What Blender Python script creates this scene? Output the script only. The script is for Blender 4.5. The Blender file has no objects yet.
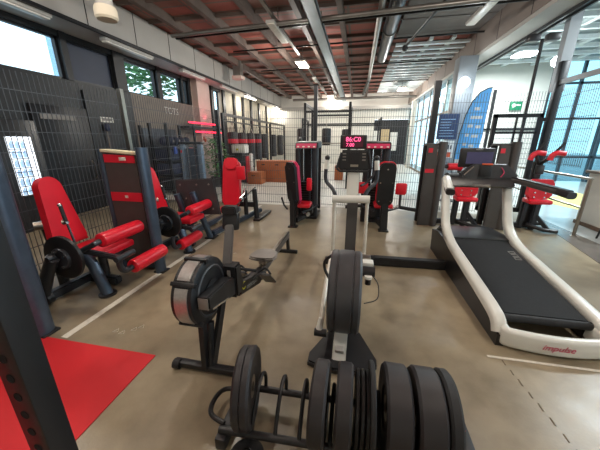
import bpy, bmesh, math, random
from mathutils import Vector, Matrix
random.seed(7)
PI = math.pi
S = bpy.context.scene
COL = S.collection
V = Vector

# ------------------------------------------------------------------ materials
def lin(h):
    h = h.lstrip('#')
    c = [int(h[i:i+2], 16)/255 for i in (0, 2, 4)]
    return tuple((x/12.92 if x <= .04045 else ((x+.055)/1.055)**2.4) for x in c) + (1,)

def mat(name, hexc, rough=.5, metal=0, var=.12, scale=12, bump=0, coat=0, spec=.5):
    m = bpy.data.materials.new(name); m.use_nodes = True
    nt = m.node_tree; b = nt.nodes['Principled BSDF']
    c = lin(hexc)
    tc = nt.nodes.new('ShaderNodeTexCoord'); n = nt.nodes.new('ShaderNodeTexNoise')
    n.inputs['Scale'].default_value = scale; n.inputs['Detail'].default_value = 4
    nt.links.new(tc.outputs['Object'], n.inputs['Vector'])
    r = nt.nodes.new('ShaderNodeValToRGB')
    r.color_ramp.elements[0].position = .3; r.color_ramp.elements[1].position = .7
    r.color_ramp.elements[0].color = tuple(x*(1-var) for x in c[:3]) + (1,)
    r.color_ramp.elements[1].color = tuple(min(1, x*(1+var)) for x in c[:3]) + (1,)
    nt.links.new(n.outputs['Fac'], r.inputs['Fac']); nt.links.new(r.outputs['Color'], b.inputs['Base Color'])
    b.inputs['Roughness'].default_value = rough; b.inputs['Metallic'].default_value = metal
    b.inputs['Coat Weight'].default_value = coat; b.inputs['Specular IOR Level'].default_value = spec
    if bump:
        bp = nt.nodes.new('ShaderNodeBump'); bp.inputs['Strength'].default_value = bump
        bp.inputs['Distance'].default_value = .01
        n2 = nt.nodes.new('ShaderNodeTexNoise'); n2.inputs['Scale'].default_value = scale*8
        nt.links.new(tc.outputs['Object'], n2.inputs['Vector'])
        nt.links.new(n2.outputs['Fac'], bp.inputs['Height']); nt.links.new(bp.outputs['Normal'], b.inputs['Normal'])
    return m

def emit(name, hexc, strength):
    m = mat(name, hexc, .5)
    b = m.node_tree.nodes['Principled BSDF']
    b.inputs['Emission Color'].default_value = lin(hexc); b.inputs['Emission Strength'].default_value = strength
    return m

def glassmat(name, tint, gloss=.12, rough=.02):
    m = bpy.data.materials.new(name); m.use_nodes = True
    nt = m.node_tree; nt.nodes.clear()
    o = nt.nodes.new('ShaderNodeOutputMaterial'); mx = nt.nodes.new('ShaderNodeMixShader')
    t = nt.nodes.new('ShaderNodeBsdfTransparent'); g = nt.nodes.new('ShaderNodeBsdfGlossy')
    t.inputs['Color'].default_value = lin(tint); g.inputs['Roughness'].default_value = rough
    mx.inputs['Fac'].default_value = gloss
    nt.links.new(t.outputs[0], mx.inputs[1]); nt.links.new(g.outputs[0], mx.inputs[2]); nt.links.new(mx.outputs[0], o.inputs[0])
    return m

def concrete_floor():
    m = bpy.data.materials.new('polished_concrete'); m.use_nodes = True
    nt = m.node_tree; b = nt.nodes['Principled BSDF']; L = nt.links.new
    tc = nt.nodes.new('ShaderNodeTexCoord')
    n1 = nt.nodes.new('ShaderNodeTexNoise'); n1.inputs['Scale'].default_value = .9; n1.inputs['Detail'].default_value = 6
    n1.inputs['Distortion'].default_value = .6
    n2 = nt.nodes.new('ShaderNodeTexNoise'); n2.inputs['Scale'].default_value = 6; n2.inputs['Detail'].default_value = 8
    n3 = nt.nodes.new('ShaderNodeTexNoise'); n3.inputs['Scale'].default_value = 60; n3.inputs['Detail'].default_value = 3
    for n in (n1, n2, n3): L(tc.outputs['Object'], n.inputs['Vector'])
    r = nt.nodes.new('ShaderNodeValToRGB')
    e = r.color_ramp.elements
    e[0].position = .3; e[0].color = lin('7b6f5b'); e[1].position = .72; e[1].color = lin('a19379')
    L(n1.outputs['Fac'], r.inputs['Fac'])
    r2 = nt.nodes.new('ShaderNodeValToRGB'); e = r2.color_ramp.elements
    e[0].position = .3; e[0].color = (.72, .71, .69, 1); e[1].position = .6; e[1].color = (1, 1, 1, 1)
    L(n2.outputs['Fac'], r2.inputs['Fac'])
    mx = nt.nodes.new('ShaderNodeMixRGB'); mx.blend_type = 'MULTIPLY'; mx.inputs['Fac'].default_value = .8
    L(r.outputs['Color'], mx.inputs[1]); L(r2.outputs['Color'], mx.inputs[2])
    L(mx.outputs['Color'], b.inputs['Base Color'])
    rr = nt.nodes.new('ShaderNodeMapRange'); rr.inputs['To Min'].default_value = .22; rr.inputs['To Max'].default_value = .48
    L(n2.outputs['Fac'], rr.inputs['Value']); L(rr.outputs['Result'], b.inputs['Roughness'])
    bp = nt.nodes.new('ShaderNodeBump'); bp.inputs['Strength'].default_value = .06; bp.inputs['Distance'].default_value = .01
    L(n3.outputs['Fac'], bp.inputs['Height']); L(bp.outputs['Normal'], b.inputs['Normal'])
    return m

def brickmat(name, c1, c2, mortar, scale, bw, bh, rough=.7):
    m = bpy.data.materials.new(name); m.use_nodes = True
    nt = m.node_tree; b = nt.nodes['Principled BSDF']; L = nt.links.new
    tc = nt.nodes.new('ShaderNodeTexCoord'); k = nt.nodes.new('ShaderNodeTexBrick')
    k.inputs['Scale'].default_value = scale; k.inputs['Color1'].default_value = lin(c1); k.inputs['Color2'].default_value = lin(c2)
    k.inputs['Mortar'].default_value = lin(mortar); k.inputs['Brick Width'].default_value = bw; k.inputs['Row Height'].default_value = bh
    k.inputs['Mortar Size'].default_value = .03; k.offset = 0
    L(tc.outputs['Object'], k.inputs['Vector']); L(k.outputs['Color'], b.inputs['Base Color'])
    b.inputs['Roughness'].default_value = rough
    return m

M = dict(
    black=mat('black_powder_coat', '1b1b1d', .42, .1), graphite=mat('graphite_paint', '33363b', .38, .35),
    cablegrey=mat('pale_blue_grey_paint', '74879a', .35, .3), bluegrey=mat('blue_grey_paint', '4a5767', .33, .5), rubber=mat('black_rubber', '222223', .6, 0, .2, 25, .1, 0, .35),
    rubber2=mat('worn_black_rubber', '282526', .5, 0, .12, 5, .04, 0, .4), iron=mat('black_iron', '1c1b1b', .38, .5),
    red=mat('red_vinyl', 'd2182b', .34, 0, .06, 6, .03), redpaint=mat('red_label', 'cf2034', .45, 0, .05),
    pink=mat('pink_label', 'c22a55', .45, 0, .05), redrub=mat('red_rubber_mat', 'c81a22', .7, 0, .06, 3, .05),
    chrome=mat('chrome', 'd6d6d6', .16, 1, .03), steel=mat('brushed_steel', 'a39b90', .3, 1, .05, 20),
    white=mat('white_plastic', 'd9d8cf', .3, 0, .03, 4, 0, .2), cream=mat('cream_plastic', 'd8cfae', .45),
    wtape=mat('white_tape', 'd6d0c2', .55, 0, .1, 30), shroud=mat('dark_shroud', '4a4745', .45, .15, .06),
    dark=mat('dark_plastic', '1d1d1f', .35), darkgrey=mat('dark_grey_plastic', '39393b', .42),
    silver=mat('silver_mesh', 'b0aeaa', .3, .7, .1, 60), seatgrey=mat('grey_seat_rubber', '76706a', .4, 0),
    wallwhite=mat('white_wall_paint', 'd9d6cd', .7, 0, .04, 2), wallcream=mat('cream_wall_panel', 'cfc4af', .65, 0, .05, 2),
    walldark=mat('dark_wall_panel', '0d0e11', .5, 0, .15, 3), walltaupe=mat('taupe_wall', '7f7368', .7, 0, .1, 4),
    wallpink=mat('plaster_column', 'c9b6aa', .7, 0, .05, 3), frame=mat('black_window_frame', '17181b', .4, .3),
    soffit=mat('grey_soffit_panel', 'aaa6a0', .55, .1, .06, 1.5), soffitbrown=mat('taupe_soffit_panel', '7b7068', .6, 0, .06, 1.5),
    pipe=mat('galvanised_pipe', '807c76', .35, .6, .1, 5), duct=mat('pale_cable_tray', '93a1a8', .4, .4, .06, 3),
    ductdark=mat('dark_air_duct', '4b4f55', .35, .6, .1, 3), ceil=brickmat('ceiling_panels', '9a5044', '82564a', '6a5c52', 1.0, 1.2, .45),
    ceilgrey=mat('grey_ceiling_board', '5d5650', .75, 0, .15, 2), beam=mat('brown_ceiling_beam', '594b43', .7, 0, .15, 4),
    ceilwhite=mat('pale_ceiling_board', '8f9a9a', .7, 0, .1, 3), whitebeam=mat('white_ceiling_grid', 'dde4e4', .6, 0, .05),
    wire=mat('galvanised_wire', '55565a', .4, .5), post=mat('dark_fence_post', '24262a', .4, .3),
    wood=mat('orange_plywood', 'a35a31', .5, 0, .15, 5), foliage=mat('leaf_green', '5f9a55', .5, 0, .4, 15),
    terracotta=mat('dark_pot', '3a3330', .6), navy=mat('navy_fabric', '1c2440', .6, 0, .25, 14),
    blueflag=mat('blue_flag_cloth', '62b6fb', .6, 0, .05, 3), whitecloth=mat('white_flag_cloth', 'd5dde4', .6),
    posterblue=mat('poster_navy', '1c2f52', .5), orange=mat('orange_print', 'd0552a', .5), green=mat('sign_green', '1c7a54', .5),
    yellow=mat('yellow_floor_paint', 'd9cf72', .5), pale=mat('pale_vinyl_floor', 'a9adab', .18, 0, .05, 2),
    greyfloor=mat('dark_vinyl_floor', '6c6660', .2, 0, .12, 3), floorsheen=mat('reflection_whitened_floor', 'cdc8bd', .4), column=mat('grey_column', '8a9094', .5, 0, .06, 2),
    facade=mat('pale_blue_facade', '9cc0d8', .6), leafout=mat('outdoor_foliage', '5d8c5c', .6, 0, .4, 3), asphalt=mat('outdoor_paving', '8a9296', .8),
    hole=mat('drill_hole', '060606', .9), seam=mat('floor_seam', '6a5d4b', .8), belt=mat('treadmill_belt', '1c1c1d', .75, 0, .15, 30, .1, 0, .25), logo=mat('faded_red_logo', 'c0345a', .5), greytext=mat('grey_print', '8b8b88', .5),
    yellowtext=mat('yellow_print', 'b9b32c', .5), rod=mat('cream_rod', 'cfc9bb', .35, .1), timberdark=mat('dark_bag_leather', '232021', .5),
    blue=mat('blue_plastic', '2c4fa8', .4), tan=mat('tan_poster', 'b9a27c', .6), brown=mat('brown_laminate', '6b5442', .5),
    lamp=emit('lit_diffuser', 'fff3dd', 22), lampfar=emit('lit_diffuser_cool', 'f2fbff', 20), lampoff=mat('unlit_diffuser', 'cfcabf', .4),
    neon=emit('red_neon', 'ff2a48', 4), led=emit('led_pink', 'ff5a90', 2.2), screen=emit('dim_screen', '34324f', .35),
    fridge=emit('lit_fridge_panel', 'eef6ff', 1.5), fridgeblue=emit('backlit_bottle', 'a4c6e6', .7), ledback=mat('led_panel_back', '54172c', .3),
    tube=mat('unlit_tube_diffuser', 'd8d4cc', .35),
    glass=glassmat('clear_glass', 'e8f2f6', .04), glassblue=mat('dark_blue_pane', '2f374a', .55, 0, .15, 1.5), glasscyan=glassmat('cyan_glass', 'bfdfe7', .06),
    glasspale=glassmat('pale_blue_glass', 'e2f2f8', .06),
)
M['floor'] = concrete_floor()

# ------------------------------------------------------------------ mesh builder (world coordinates)
class B:
    def __init__(s): s.bm = bmesh.new(); s.mi = 0
    def slot(s, i): s.mi = i; return s
    def _add(s, vs, fs):
        v = [s.bm.verts.new(p) for p in vs]
        out = []
        for f in fs:
            try: q = s.bm.faces.new([v[i] for i in f]); q.material_index = s.mi; out.append(q)
            except ValueError: pass
        return v, out
    def box(s, lo, hi, bev=0, rot=None, seg=2):
        x0, y0, z0 = lo; x1, y1, z1 = hi
        vs = [V(p) for p in ((x0,y0,z0),(x1,y0,z0),(x1,y1,z0),(x0,y1,z0),(x0,y0,z1),(x1,y0,z1),(x1,y1,z1),(x0,y1,z1))]
        if rot:
            c = (V(lo)+V(hi))/2; vs = [rot @ (p-c) + c for p in vs]
        v, f = s._add(vs, ((3,2,1,0),(4,5,6,7),(0,1,5,4),(1,2,6,5),(2,3,7,6),(3,0,4,7)))
        if bev:
            es = list({e for q in f for e in q.edges})
            bmesh.ops.bevel(s.bm, geom=es, offset=bev, segments=seg, affect='EDGES', profile=.5)
        return s
    def bar(s, p0, p1, w, h, up=(0,0,1), bev=0):
        p0, p1 = V(p0), V(p1); t = (p1-p0).normalized(); up = V(up)
        if abs(t.dot(up)) > .98: up = V((0,1,0))
        sd = t.cross(up).normalized(); u = sd.cross(t)
        vs = []
        for p in (p0, p1):
            for a, b in ((-1,-1),(1,-1),(1,1),(-1,1)): vs.append(p+sd*(a*w/2)+u*(b*h/2))
        v, f = s._add(vs, ((3,2,1,0),(4,5,6,7),(0,1,5,4),(1,2,6,5),(2,3,7,6),(3,0,4,7)))
        if bev:
            bmesh.ops.bevel(s.bm, geom=list({e for q in f for e in q.edges}), offset=bev, segments=2, affect='EDGES')
        return s
    def sweep(s, path, sec, up=(0,0,1), closed=False, caps=True, scales=None):
        P = [V(p) for p in path]; n = len(P); k = len(sec); rings = []
        t0 = None; nrm = None
        for i in range(n):
            a = P[(i-1) % n] if (closed or i) else P[i]; b = P[(i+1) % n] if (closed or i < n-1) else P[i]
            t = (b-a).normalized()
            if nrm is None:
                u = V(up)
                if abs(t.dot(u)) > .98: u = V((0,1,0)) if abs(t.y) < .9 else V((1,0,0))
                nrm = (u - t*t.dot(u)).normalized()
            else:
                nrm = t0.rotation_difference(t) @ nrm; nrm = (nrm - t*t.dot(nrm)).normalized()
            t0 = t
            sd = t.cross(nrm); q = scales[i] if scales else 1
            rings.append([P[i]+sd*(x*q)+nrm*(y*q) for x, y in sec])
        vs = [p for r in rings for p in r]; fs = []
        for i in range(n if closed else n-1):
            j = (i+1) % n
            for c in range(k):
                d = (c+1) % k; fs.append((i*k+c, i*k+d, j*k+d, j*k+c))
        if caps and not closed:
            fs.append(tuple(range(k-1, -1, -1))); fs.append(tuple((n-1)*k+c for c in range(k)))
        s._add(vs, fs); return s
    def tube(s, path, r, seg=10, closed=False, smooth=0, scales=None):
        if smooth: path = crom(path, smooth, closed)
        return s.sweep(path, [(r*math.cos(2*PI*i/seg), r*math.sin(2*PI*i/seg)) for i in range(seg)], closed=closed, scales=scales)
    def cyl(s, p0, p1, r, seg=20, r2=None):
        p0, p1 = V(p0), V(p1)
        return s.sweep([p0, p1], [(r*math.cos(2*PI*i/seg), r*math.sin(2*PI*i/seg)) for i in range(seg)], scales=[1, (r2 if r2 is not None else r)/r])
    def lathe(s, prof, c, axis='Z', seg=32):
        c = V(c); vs = []; n = len(prof)
        for i in range(seg):
            a = 2*PI*i/seg
            for r, h in prof:
                x, y = r*math.cos(a), r*math.sin(a)
                vs.append(c + V({'Z': (x, y, h), 'X': (h, x, y), 'Y': (y, h, x)}[axis]))
        fs = []
        for i in range(seg):
            j = (i+1) % seg
            for k in range(n-1): fs.append((i*n+k, j*n+k, j*n+k+1, i*n+k+1))
        v, f = s._add(vs, fs)
        bmesh.ops.remove_doubles(s.bm, verts=v, dist=1e-6)
        return s
    def prism(s, poly, axis, d0, d1, bev=0):
        def q(a, b, d): return {'X': (d, a, b), 'Y': (a, d, b), 'Z': (a, b, d)}[axis]
        n = len(poly)
        vs = [q(a, b, d0) for a, b in poly] + [q(a, b, d1) for a, b in poly]
        fs = [tuple(range(n-1, -1, -1)), tuple(range(n, 2*n))] + [(i, (i+1) % n, n+(i+1) % n, n+i) for i in range(n)]
        v, f = s._add(vs, fs)
        if bev:
            es = {e for q in f[:2] for e in q.edges}
            bmesh.ops.bevel(s.bm, geom=list(es), offset=bev, segments=2, affect='EDGES')
        return s
    def sphere(s, c, r, sc=(1,1,1), u=16, v=10):
        m = Matrix.Translation(V(c)) @ Matrix.Diagonal((r*sc[0], r*sc[1], r*sc[2], 1))
        bmesh.ops.create_uvsphere(s.bm, u_segments=u, v_segments=v, radius=1, matrix=m); return s
    def xf(s, m):
        bmesh.ops.transform(s.bm, matrix=m, verts=s.bm.verts); return s
    def build(s, name, m, parent=None, sharp=35):
        bmesh.ops.recalc_face_normals(s.bm, faces=s.bm.faces)
        if WALLK != 1:
            for v in s.bm.verts: v.co = far(v.co)
        cs = [v.co for v in s.bm.verts]
        lo = V([min(c[i] for c in cs) for i in range(3)]); hi = V([max(c[i] for c in cs) for i in range(3)])
        o = V(((lo.x+hi.x)/2, (lo.y+hi.y)/2, lo.z))
        for v in s.bm.verts: v.co -= o
        me = bpy.data.meshes.new(name); s.bm.to_mesh(me); s.bm.free()
        me.polygons.foreach_set('use_smooth', [True]*len(me.polygons)); me.set_sharp_from_angle(angle=math.radians(sharp))
        for q in (m if isinstance(m, (list, tuple)) else [m]): me.materials.append(M[q] if isinstance(q, str) else q)
        ob = bpy.data.objects.new(name, me); COL.objects.link(ob)
        W[ob.name] = o
        if parent: ob.parent = parent; ob.location = o - W[parent.name]
        else: ob.location = o
        return ob
W = {}
WALLK = 1
def far(v):          # sizes of the left wall zone were first taken for a nearer wall: enlarge, keep feet on the floor
    return V((v[0]*WALLK, v[1]*WALLK, max(.0, 1.6+(v[2]-1.6)*WALLK)))
def crom(p, n, closed=False):
    p = [V(x) for x in p]; out = []; k = len(p)
    for i in range(k if closed else k-1):
        a = p[(i-1) % k] if (closed or i) else p[0]; b = p[i]; c = p[(i+1) % k]
        d = p[(i+2) % k] if (closed or i < k-2) else p[-1]
        for j in range(n):
            t = j/n; out.append(.5*((2*b)+(c-a)*t+(2*a-5*b+4*c-d)*t*t+(3*b-3*c+d-a)*t**3))
    if not closed: out.append(p[-1])
    return out
def rrect(w, h, r, n=4, cx=0, cy=0):
    o = []
    for qx, qy, a0 in ((w/2-r, h/2-r, 0), (-w/2+r, h/2-r, PI/2), (-w/2+r, -h/2+r, PI), (w/2-r, -h/2+r, 1.5*PI)):
        for i in range(n+1):
            a = a0+PI/2*i/n; o.append((cx+qx+r*math.cos(a), cy+qy+r*math.sin(a)))
    return o
def thing(name, loc, label, cat, group=None):
    loc = far(loc); o = bpy.data.objects.new(name, None); COL.objects.link(o); o.location = loc; o.empty_display_size = .1
    W[o.name] = V(loc); tag(o, label, cat, group); return o
def tag(o, label, cat, group=None, kind=None):
    o['label'] = label; o['category'] = cat
    if group: o['group'] = group
    if kind: o['kind'] = kind
    return o
def struct(o, label=None, cat=None):
    o['kind'] = 'structure'
    if label: o['label'] = label
    if cat: o['category'] = cat
    return o
def kids(o): return [c for c in bpy.data.objects if c.parent == o]
def dup(o, loc, label, cat=None, group=None):
    r = o.copy(); COL.objects.link(r); r.location = loc; r['label'] = label
    if cat: r['category'] = cat
    if group: r['group'] = group
    W[r.name] = V(loc)
    for ch in kids(o):
        c = ch.copy(); COL.objects.link(c); c.parent = r
        for g in kids(ch):
            d = g.copy(); COL.objects.link(d); d.parent = c
    return r
def text(name, s, size, loc, rx, rz, m, parent, ext=.001, align='CENTER', ry=0, shear=0):
    loc = far(loc); size *= WALLK
    cu = bpy.data.curves.new('t', 'FONT'); cu.body = s; cu.size = size; cu.extrude = ext; cu.align_x = align; cu.align_y = 'CENTER'; cu.shear = shear
    cu.resolution_u = 3
    t = bpy.data.objects.new('t', cu); COL.objects.link(t)
    bpy.context.view_layer.update()
    me = bpy.data.meshes.new_from_object(t.evaluated_get(bpy.context.evaluated_depsgraph_get()))
    bpy.data.objects.remove(t)
    me.materials.clear(); me.materials.append(M[m])
    o = bpy.data.objects.new(name, me); COL.objects.link(o); W[o.name] = V(loc)
    o.rotation_euler = (rx, ry, rz); o.parent = parent; o.location = V(loc)-(W[parent.name] if parent else V())
    return o
def area(loc, sx, sy, power, color=(1, .93, .82), rot=(0, 0, 0)):
    l = bpy.data.lights.new('lamp_light', 'AREA'); l.shape = 'RECTANGLE'; l.size = sx; l.size_y = sy; l.energy = power; l.color = color
    o = bpy.data.objects.new('lamp_light', l); COL.objects.link(o); o.location = loc; o.rotation_euler = rot; return o

def bulb(loc, power, color=(1, .95, .88), r=.12):
    l = bpy.data.lights.new('lamp_light', 'POINT'); l.energy = power; l.color = color; l.shadow_soft_size = r
    o = bpy.data.objects.new('lamp_light', l); COL.objects.link(o); o.location = loc; return o

# ------------------------------------------------------------------ camera
f = 273.; h = 1.6
pit = math.atan2(85, f); yaw = math.atan2(58, math.hypot(85, f))
F = V((-math.sin(yaw)*math.cos(pit), math.cos(yaw)*math.cos(pit), -math.sin(pit))); R = V((math.cos(yaw), math.sin(yaw), 0)); U = R.cross(F)
cam = bpy.data.cameras.new('camera'); cam.lens = f/600*36; cam.sensor_width = 36; cam.sensor_fit = 'HORIZONTAL'; cam.clip_start = .05
co = bpy.data.objects.new('camera', cam); COL.objects.link(co)
co.matrix_world = Matrix(((R.x, U.x, -F.x, 0), (R.y, U.y, -F.y, 0), (R.z, U.z, -F.z, h), (0, 0, 0, 1)))
S.camera = co

# ------------------------------------------------------------------ world
w = bpy.data.worlds.new('sky'); S.world = w; w.use_nodes = True
bg = w.node_tree.nodes['Background']; bg.inputs['Color'].default_value = (.84, .93, 1, 1); bg.inputs['Strength'].default_value = 3.0
S.view_settings.view_transform = 'Standard'; S.view_settings.look = 'None'; S.view_settings.gamma = 1; S.view_settings.exposure = 0
S.view_settings.use_curve_mapping = False

# ================================================================== SETTING
XL = -4.6
struct(B().box((-6.5, -3, -.1), (3.9, 20.2, 0)).build('floor', 'floor'), 'worn tan polished concrete gym floor', 'floor')
struct(B().box((3.9, -3, -.1), (9, 13.1, .002)).build('floor_corridor', 'pale'), 'pale glossy vinyl floor of the side corridor', 'floor')
struct(B().prism([(3.3, 3.0), (3.9, 3.0), (3.9, 6.5), (3.75, 6.3), (3.3, 4.1)], 'Z', .001, .004).build('floor_threshold', 'greyfloor'), 'dark glossy floor strip beside the corridor railing', 'floor')
struct(B().box((-6.2, 6.66, .0005), (3.1, 20, .003)).build('floor_back', 'floorsheen'), 'floor behind the rear mesh fence, its reflections painted in as a pale tone', 'floor')  # floor colour whitened here to stand for reflections
struct(B().box((-6.5, -3, 4.5), (3.3, 20, 4.6)).build('ceiling', 'ceil'), 'dark reddish ceiling panels between brown beams', 'ceiling')
struct(B().box((.9, 6.2, 4.42), (3.2, 9.6, 4.5)).build('ceiling_board', 'ceilgrey'), 'grey flat ceiling board near the right soffit', 'ceiling')
struct(B().box((3.3, -3, 4.35), (9, 13.1, 4.45)).build('ceiling_corridor', 'ceilwhite'), 'pale ceiling over the glazed corridor', 'ceiling')
# ceiling beams
def trim(b, m, i, label): return struct(b.build('trim_%d' % i, m), label, 'trim')
b = B()
for x in (-4.7, -3.6, -2.6, -1.5, -.55, .35): b.box((x-.06, 3, 4.3), (x+.06, 20, 4.5))
trim(b, 'beam', 1, 'brown ceiling beams running along the hall')
b = B()
for k in range(14): b.box((-6.2, 6.2+k*1.0, 4.42), (3.2, 6.2+k*1.0+.05, 4.5))
trim(b, 'beam', 2, 'thin brown battens across the ceiling')
b = B()
for k in range(18): b.box((.95, 9.8+k*.5, 4.3), (3.1, 9.95+k*.5, 4.36))
for x in (1.3, 1.9, 2.5): b.box((x-.05, 9.6, 4.36), (x+.05, 19, 4.42))
trim(b, 'whitebeam', 3, 'pale slatted ceiling grid before the back wall')
b = B()
for k in range(10): b.box((3.45, 5+k*.8, 4.2), (9, 5+k*.8+.1, 4.3))
for x in (4.2, 5.2, 6.2, 7.2): b.box((x-.06, 4, 4.26), (x+.06, 13, 4.35))
trim(b, 'whitebeam', 4, 'white ceiling grid above the corridor')
# left wall
WALLK = 1.346
b = B()
b.box((XL-.15, -3, 0), (XL, 5.3, 2.52)); b.box((XL-.15, -3, 3.12), (XL, 9.3, 3.2))
for y0, y1 in ((4.02, 4.12), (4.99, 5.24), (6.17, 6.3), (7.1, 7.16), (7.4, 7.5)): b.box((XL-.15, y0, 2.52), (XL+.02, y1, 3.2))
b.box((XL-.15, -3, 2.52), (XL, 1.0, 3.2))
struct(b.build('wall_left', 'walldark'), 'dark panelled wall behind the left mesh fence', 'wall')
struct(B().box((XL-.15, 5.3, 0), (XL, 7.5, 2.52)).build('wall_left_taupe', 'walltaupe'), 'taupe wall below the high windows', 'wall')
struct(B().box((XL-.15, 7.5, 0), (XL, 8.7, 3.6)).box((XL, 7.55, 0), (XL+.18, 8.2, 3.6)).box((XL-.15, 8.7, 0), (XL, 9.3, 2.5)).build('wall_left_column', 'wallpink'), 'plaster column lit pink between the windows', 'wall')
b = B(); b.box((XL-.15, 9.3, 0), (XL, 15, 3.6)); struct(b.build('wall_left_back', 'wallcream'), 'cream panelled wall beside the heavy bags', 'wall')
b = B()
for y in (8.55, 9.35, 10.2, 11, 11.9, 12.9, 14): b.box((XL, y, 0), (XL+.06, y+.16, 3.2))
trim(b, 'frame', 5, 'dark vertical mullions on the cream left wall')
def window(i, y0, y1, gl, z0=2.52, z1=3.12, label=None):
    fr = struct(B().box((XL-.1, y0, z0), (XL-.04, y0+.04, z1)).box((XL-.1, y1-.04, z0), (XL-.04, y1, z1)).box((XL-.1, y0, z0), (XL-.04, y1, z0+.03)).box((XL-.1, y0, z1-.03), (XL-.04, y1, z1)).build('window_%d' % i, 'frame'), label, 'window')
    B().box((XL-.08, y0+.03, z0+.02), (XL-.07, y1-.03, z1-.02)).build('pane', gl, fr)
window(1, 1.0, 4.02, 'glass', label='bright high window in the upper left')
window(2, 4.12, 4.99, 'glassblue', label='dark blue tinted high window')
window(3, 5.24, 6.17, 'glass', label='high window with trees outside, beside the dark one')
window(4, 6.3, 7.1, 'glass', label='high window with bright leaves outside')
window(5, 7.16, 7.4, 'glass', label='narrow high window beside the plaster column')
window(6, 8.72, 9.2, 'glasspale', 2.5, 3.15, label='slim window beyond the plaster column')
# left soffit
b = B(); b.box((XL-.15, -3, 3.2), (-4.0, 15, 3.72)); struct(b.build('ceiling_soffit', 'soffit'), 'pale grey panelled soffit along the left wall', 'soffit')
b = B()
for k in range(15): b.box((-4.002, .2+k*.95, 3.2), (-3.996, .2+k*.95+.012, 3.72))
b.box((-4.0, -3, 3.16), (-3.96, 15, 3.205)); trim(b, 'frame', 6, 'dark joints and edge strip of the left soffit')
struct(B().box((XL-.15, -3, 3.7), (XL, 15, 3.85)).build('wall_left_upper', 'walldark'), 'dark strip of wall above the left soffit', 'wall')
WALLK = 1
# back wall
struct(B().box((-6.3, 20, 0), (1.0, 20.15, 4.5)).box((1.0, 20, 2.9), (3.4, 20.15, 4.5)).build('wall_back', 'wallwhite'), 'cream back wall of the hall', 'wall')
struct(B().box((1.0, 20.5, 0), (3.4, 20.6, 2.9)).build('wall_back_recess', 'walldark'), 'dark recess in the back wall', 'wall')
b = B()
for k in range(7): b.box((-6.2, 19.98, .5+k*.42), (1.0, 20, .52+k*.42))
b.box((-5.4, 19.4, 3.5), (3.2, 19.9, 3.7)); trim(b, 'soffit', 7, 'horizontal panel joints and bulkhead of the back wall')
# right soffit, clerestory and glass partition
struct(B().box((3.0, 3, 3.82), (3.3, 20, 4.5)).build('ceiling_soffit_right', 'soffitbrown'), 'taupe soffit along the corridor side', 'soffit')
b = B(); b.box((3.02, 3, 3.74), (3.5, 20, 3.82)); b.box((3.3, 3, 3.9), (3.42, 20, 4.1)); trim(b, 'soffit', 8, 'pale metal edge under the right soffit')
b = B()
for k in range(12): b.box((2.996, 4+k*1.35, 3.82), (3.0, 4.014+k*1.35, 4.5))
b.box((3.42, 4.5, 3.68), (3.46, 12, 3.74)); b.box((3.54, 4.5, 3.68), (3.58, 12, 3.74)); trim(b, 'frame', 9, 'dark panel joints and track of the right soffit')
fr = B()
for k in range(9): fr.box((3.15, 9.6+k*1.3, 0), (3.21, 9.66+k*1.3, 3.74))
fr.box((3.14, 9.6, 2.55), (3.22, 20, 2.63)); fr.box((3.14, 9.6, 0), (3.22, 20, .1))
wf = struct(fr.build('window_7', 'steel'), 'long glass partition on the corridor side', 'window')
B().box((3.17, 9.6, .1), (3.18, 20, 3.72)).build('pane', 'glasspale', wf)
struct(B().box((2.9, 17.6, 0), (3.14, 17.9, 3.7)).build('trim_10', 'wallwhite'), 'white pillar at the far end of the glass partition', 'trim')
# corridor: back wall, column, outer window wall
WALLK = 1.24
struct(B().box((2.7, 10.5, 0), (5.6, 10.6, 4.4)).build('wall_corridor', 'wallwhite'), 'white wall at the end of the corridor', 'wall')
b = B(); b.box((3.3, 10.44, 1.9), (5.6, 10.5, 1.96)); b.box((4.1, 10.44, 0), (4.18, 10.5, 3.1))
trim(b, 'frame', 11, 'dark door frames on the corridor end wall')
b = B(); XR = 7.2
for y in (2, 3.2, 4.4, 5.4, 6.4, 7.4, 8.4, 9.4, 10.4): b.box((XR, y, 0), (XR+.08, y+.07, 4.3))
for z in (0, .55, 1.05, 2.2, 3.2): b.box((XR, 2, z), (XR+.08, 10.5, z+.07))
for x in (5.6, 6.4, 7.2): b.box((x, 10.5, 0), (x+.07, 10.58, 4.3))
for z in (0, 1.05, 2.2, 3.2): b.box((5.6, 10.5, z), (7.2, 10.58, z+.06))
wf = struct(b.build('window_8', 'ductdark'), 'cyan tinted window wall of the corridor', 'window')
B().box((XR+.03, 2, 0), (XR+.04, 10.5, 4.3)).build('pane', 'glasscyan', wf); B().box((5.6, 10.53, 0), (XR, 10.54, 4.3)).build('pane', 'glasscyan', wf)
WALLK = 1
struct(B().box((2.55, 8.95, 0), (3.0, 9.4, 3.74), .01).build('trim_12', 'column'), 'grey square column beside the blue flag', 'column')
trim(B().box((3.65, 3.5, 2.6), (3.71, 6.56, 2.68)).box((3.66, 6.7, 2.5), (3.84, 6.85, 4.35)), 'column', 13, 'pale metal channel and hanger above the corridor gate')
struct(B().prism([(4.9, 8.6), (5.3, 7.5), (6.9, 8.2), (6.9, 10.2)], 'Z', .003, .006).build('floor_marking', 'yellow'), 'yellow painted patch on the corridor floor', 'marking')
# rear wall behind camera, right wall
struct(B().box((-6, -3.1, 0), (9, -3, 4.5)).build('wall_rear', 'wallwhite'), 'plain wall behind the viewer', 'wall')
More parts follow.
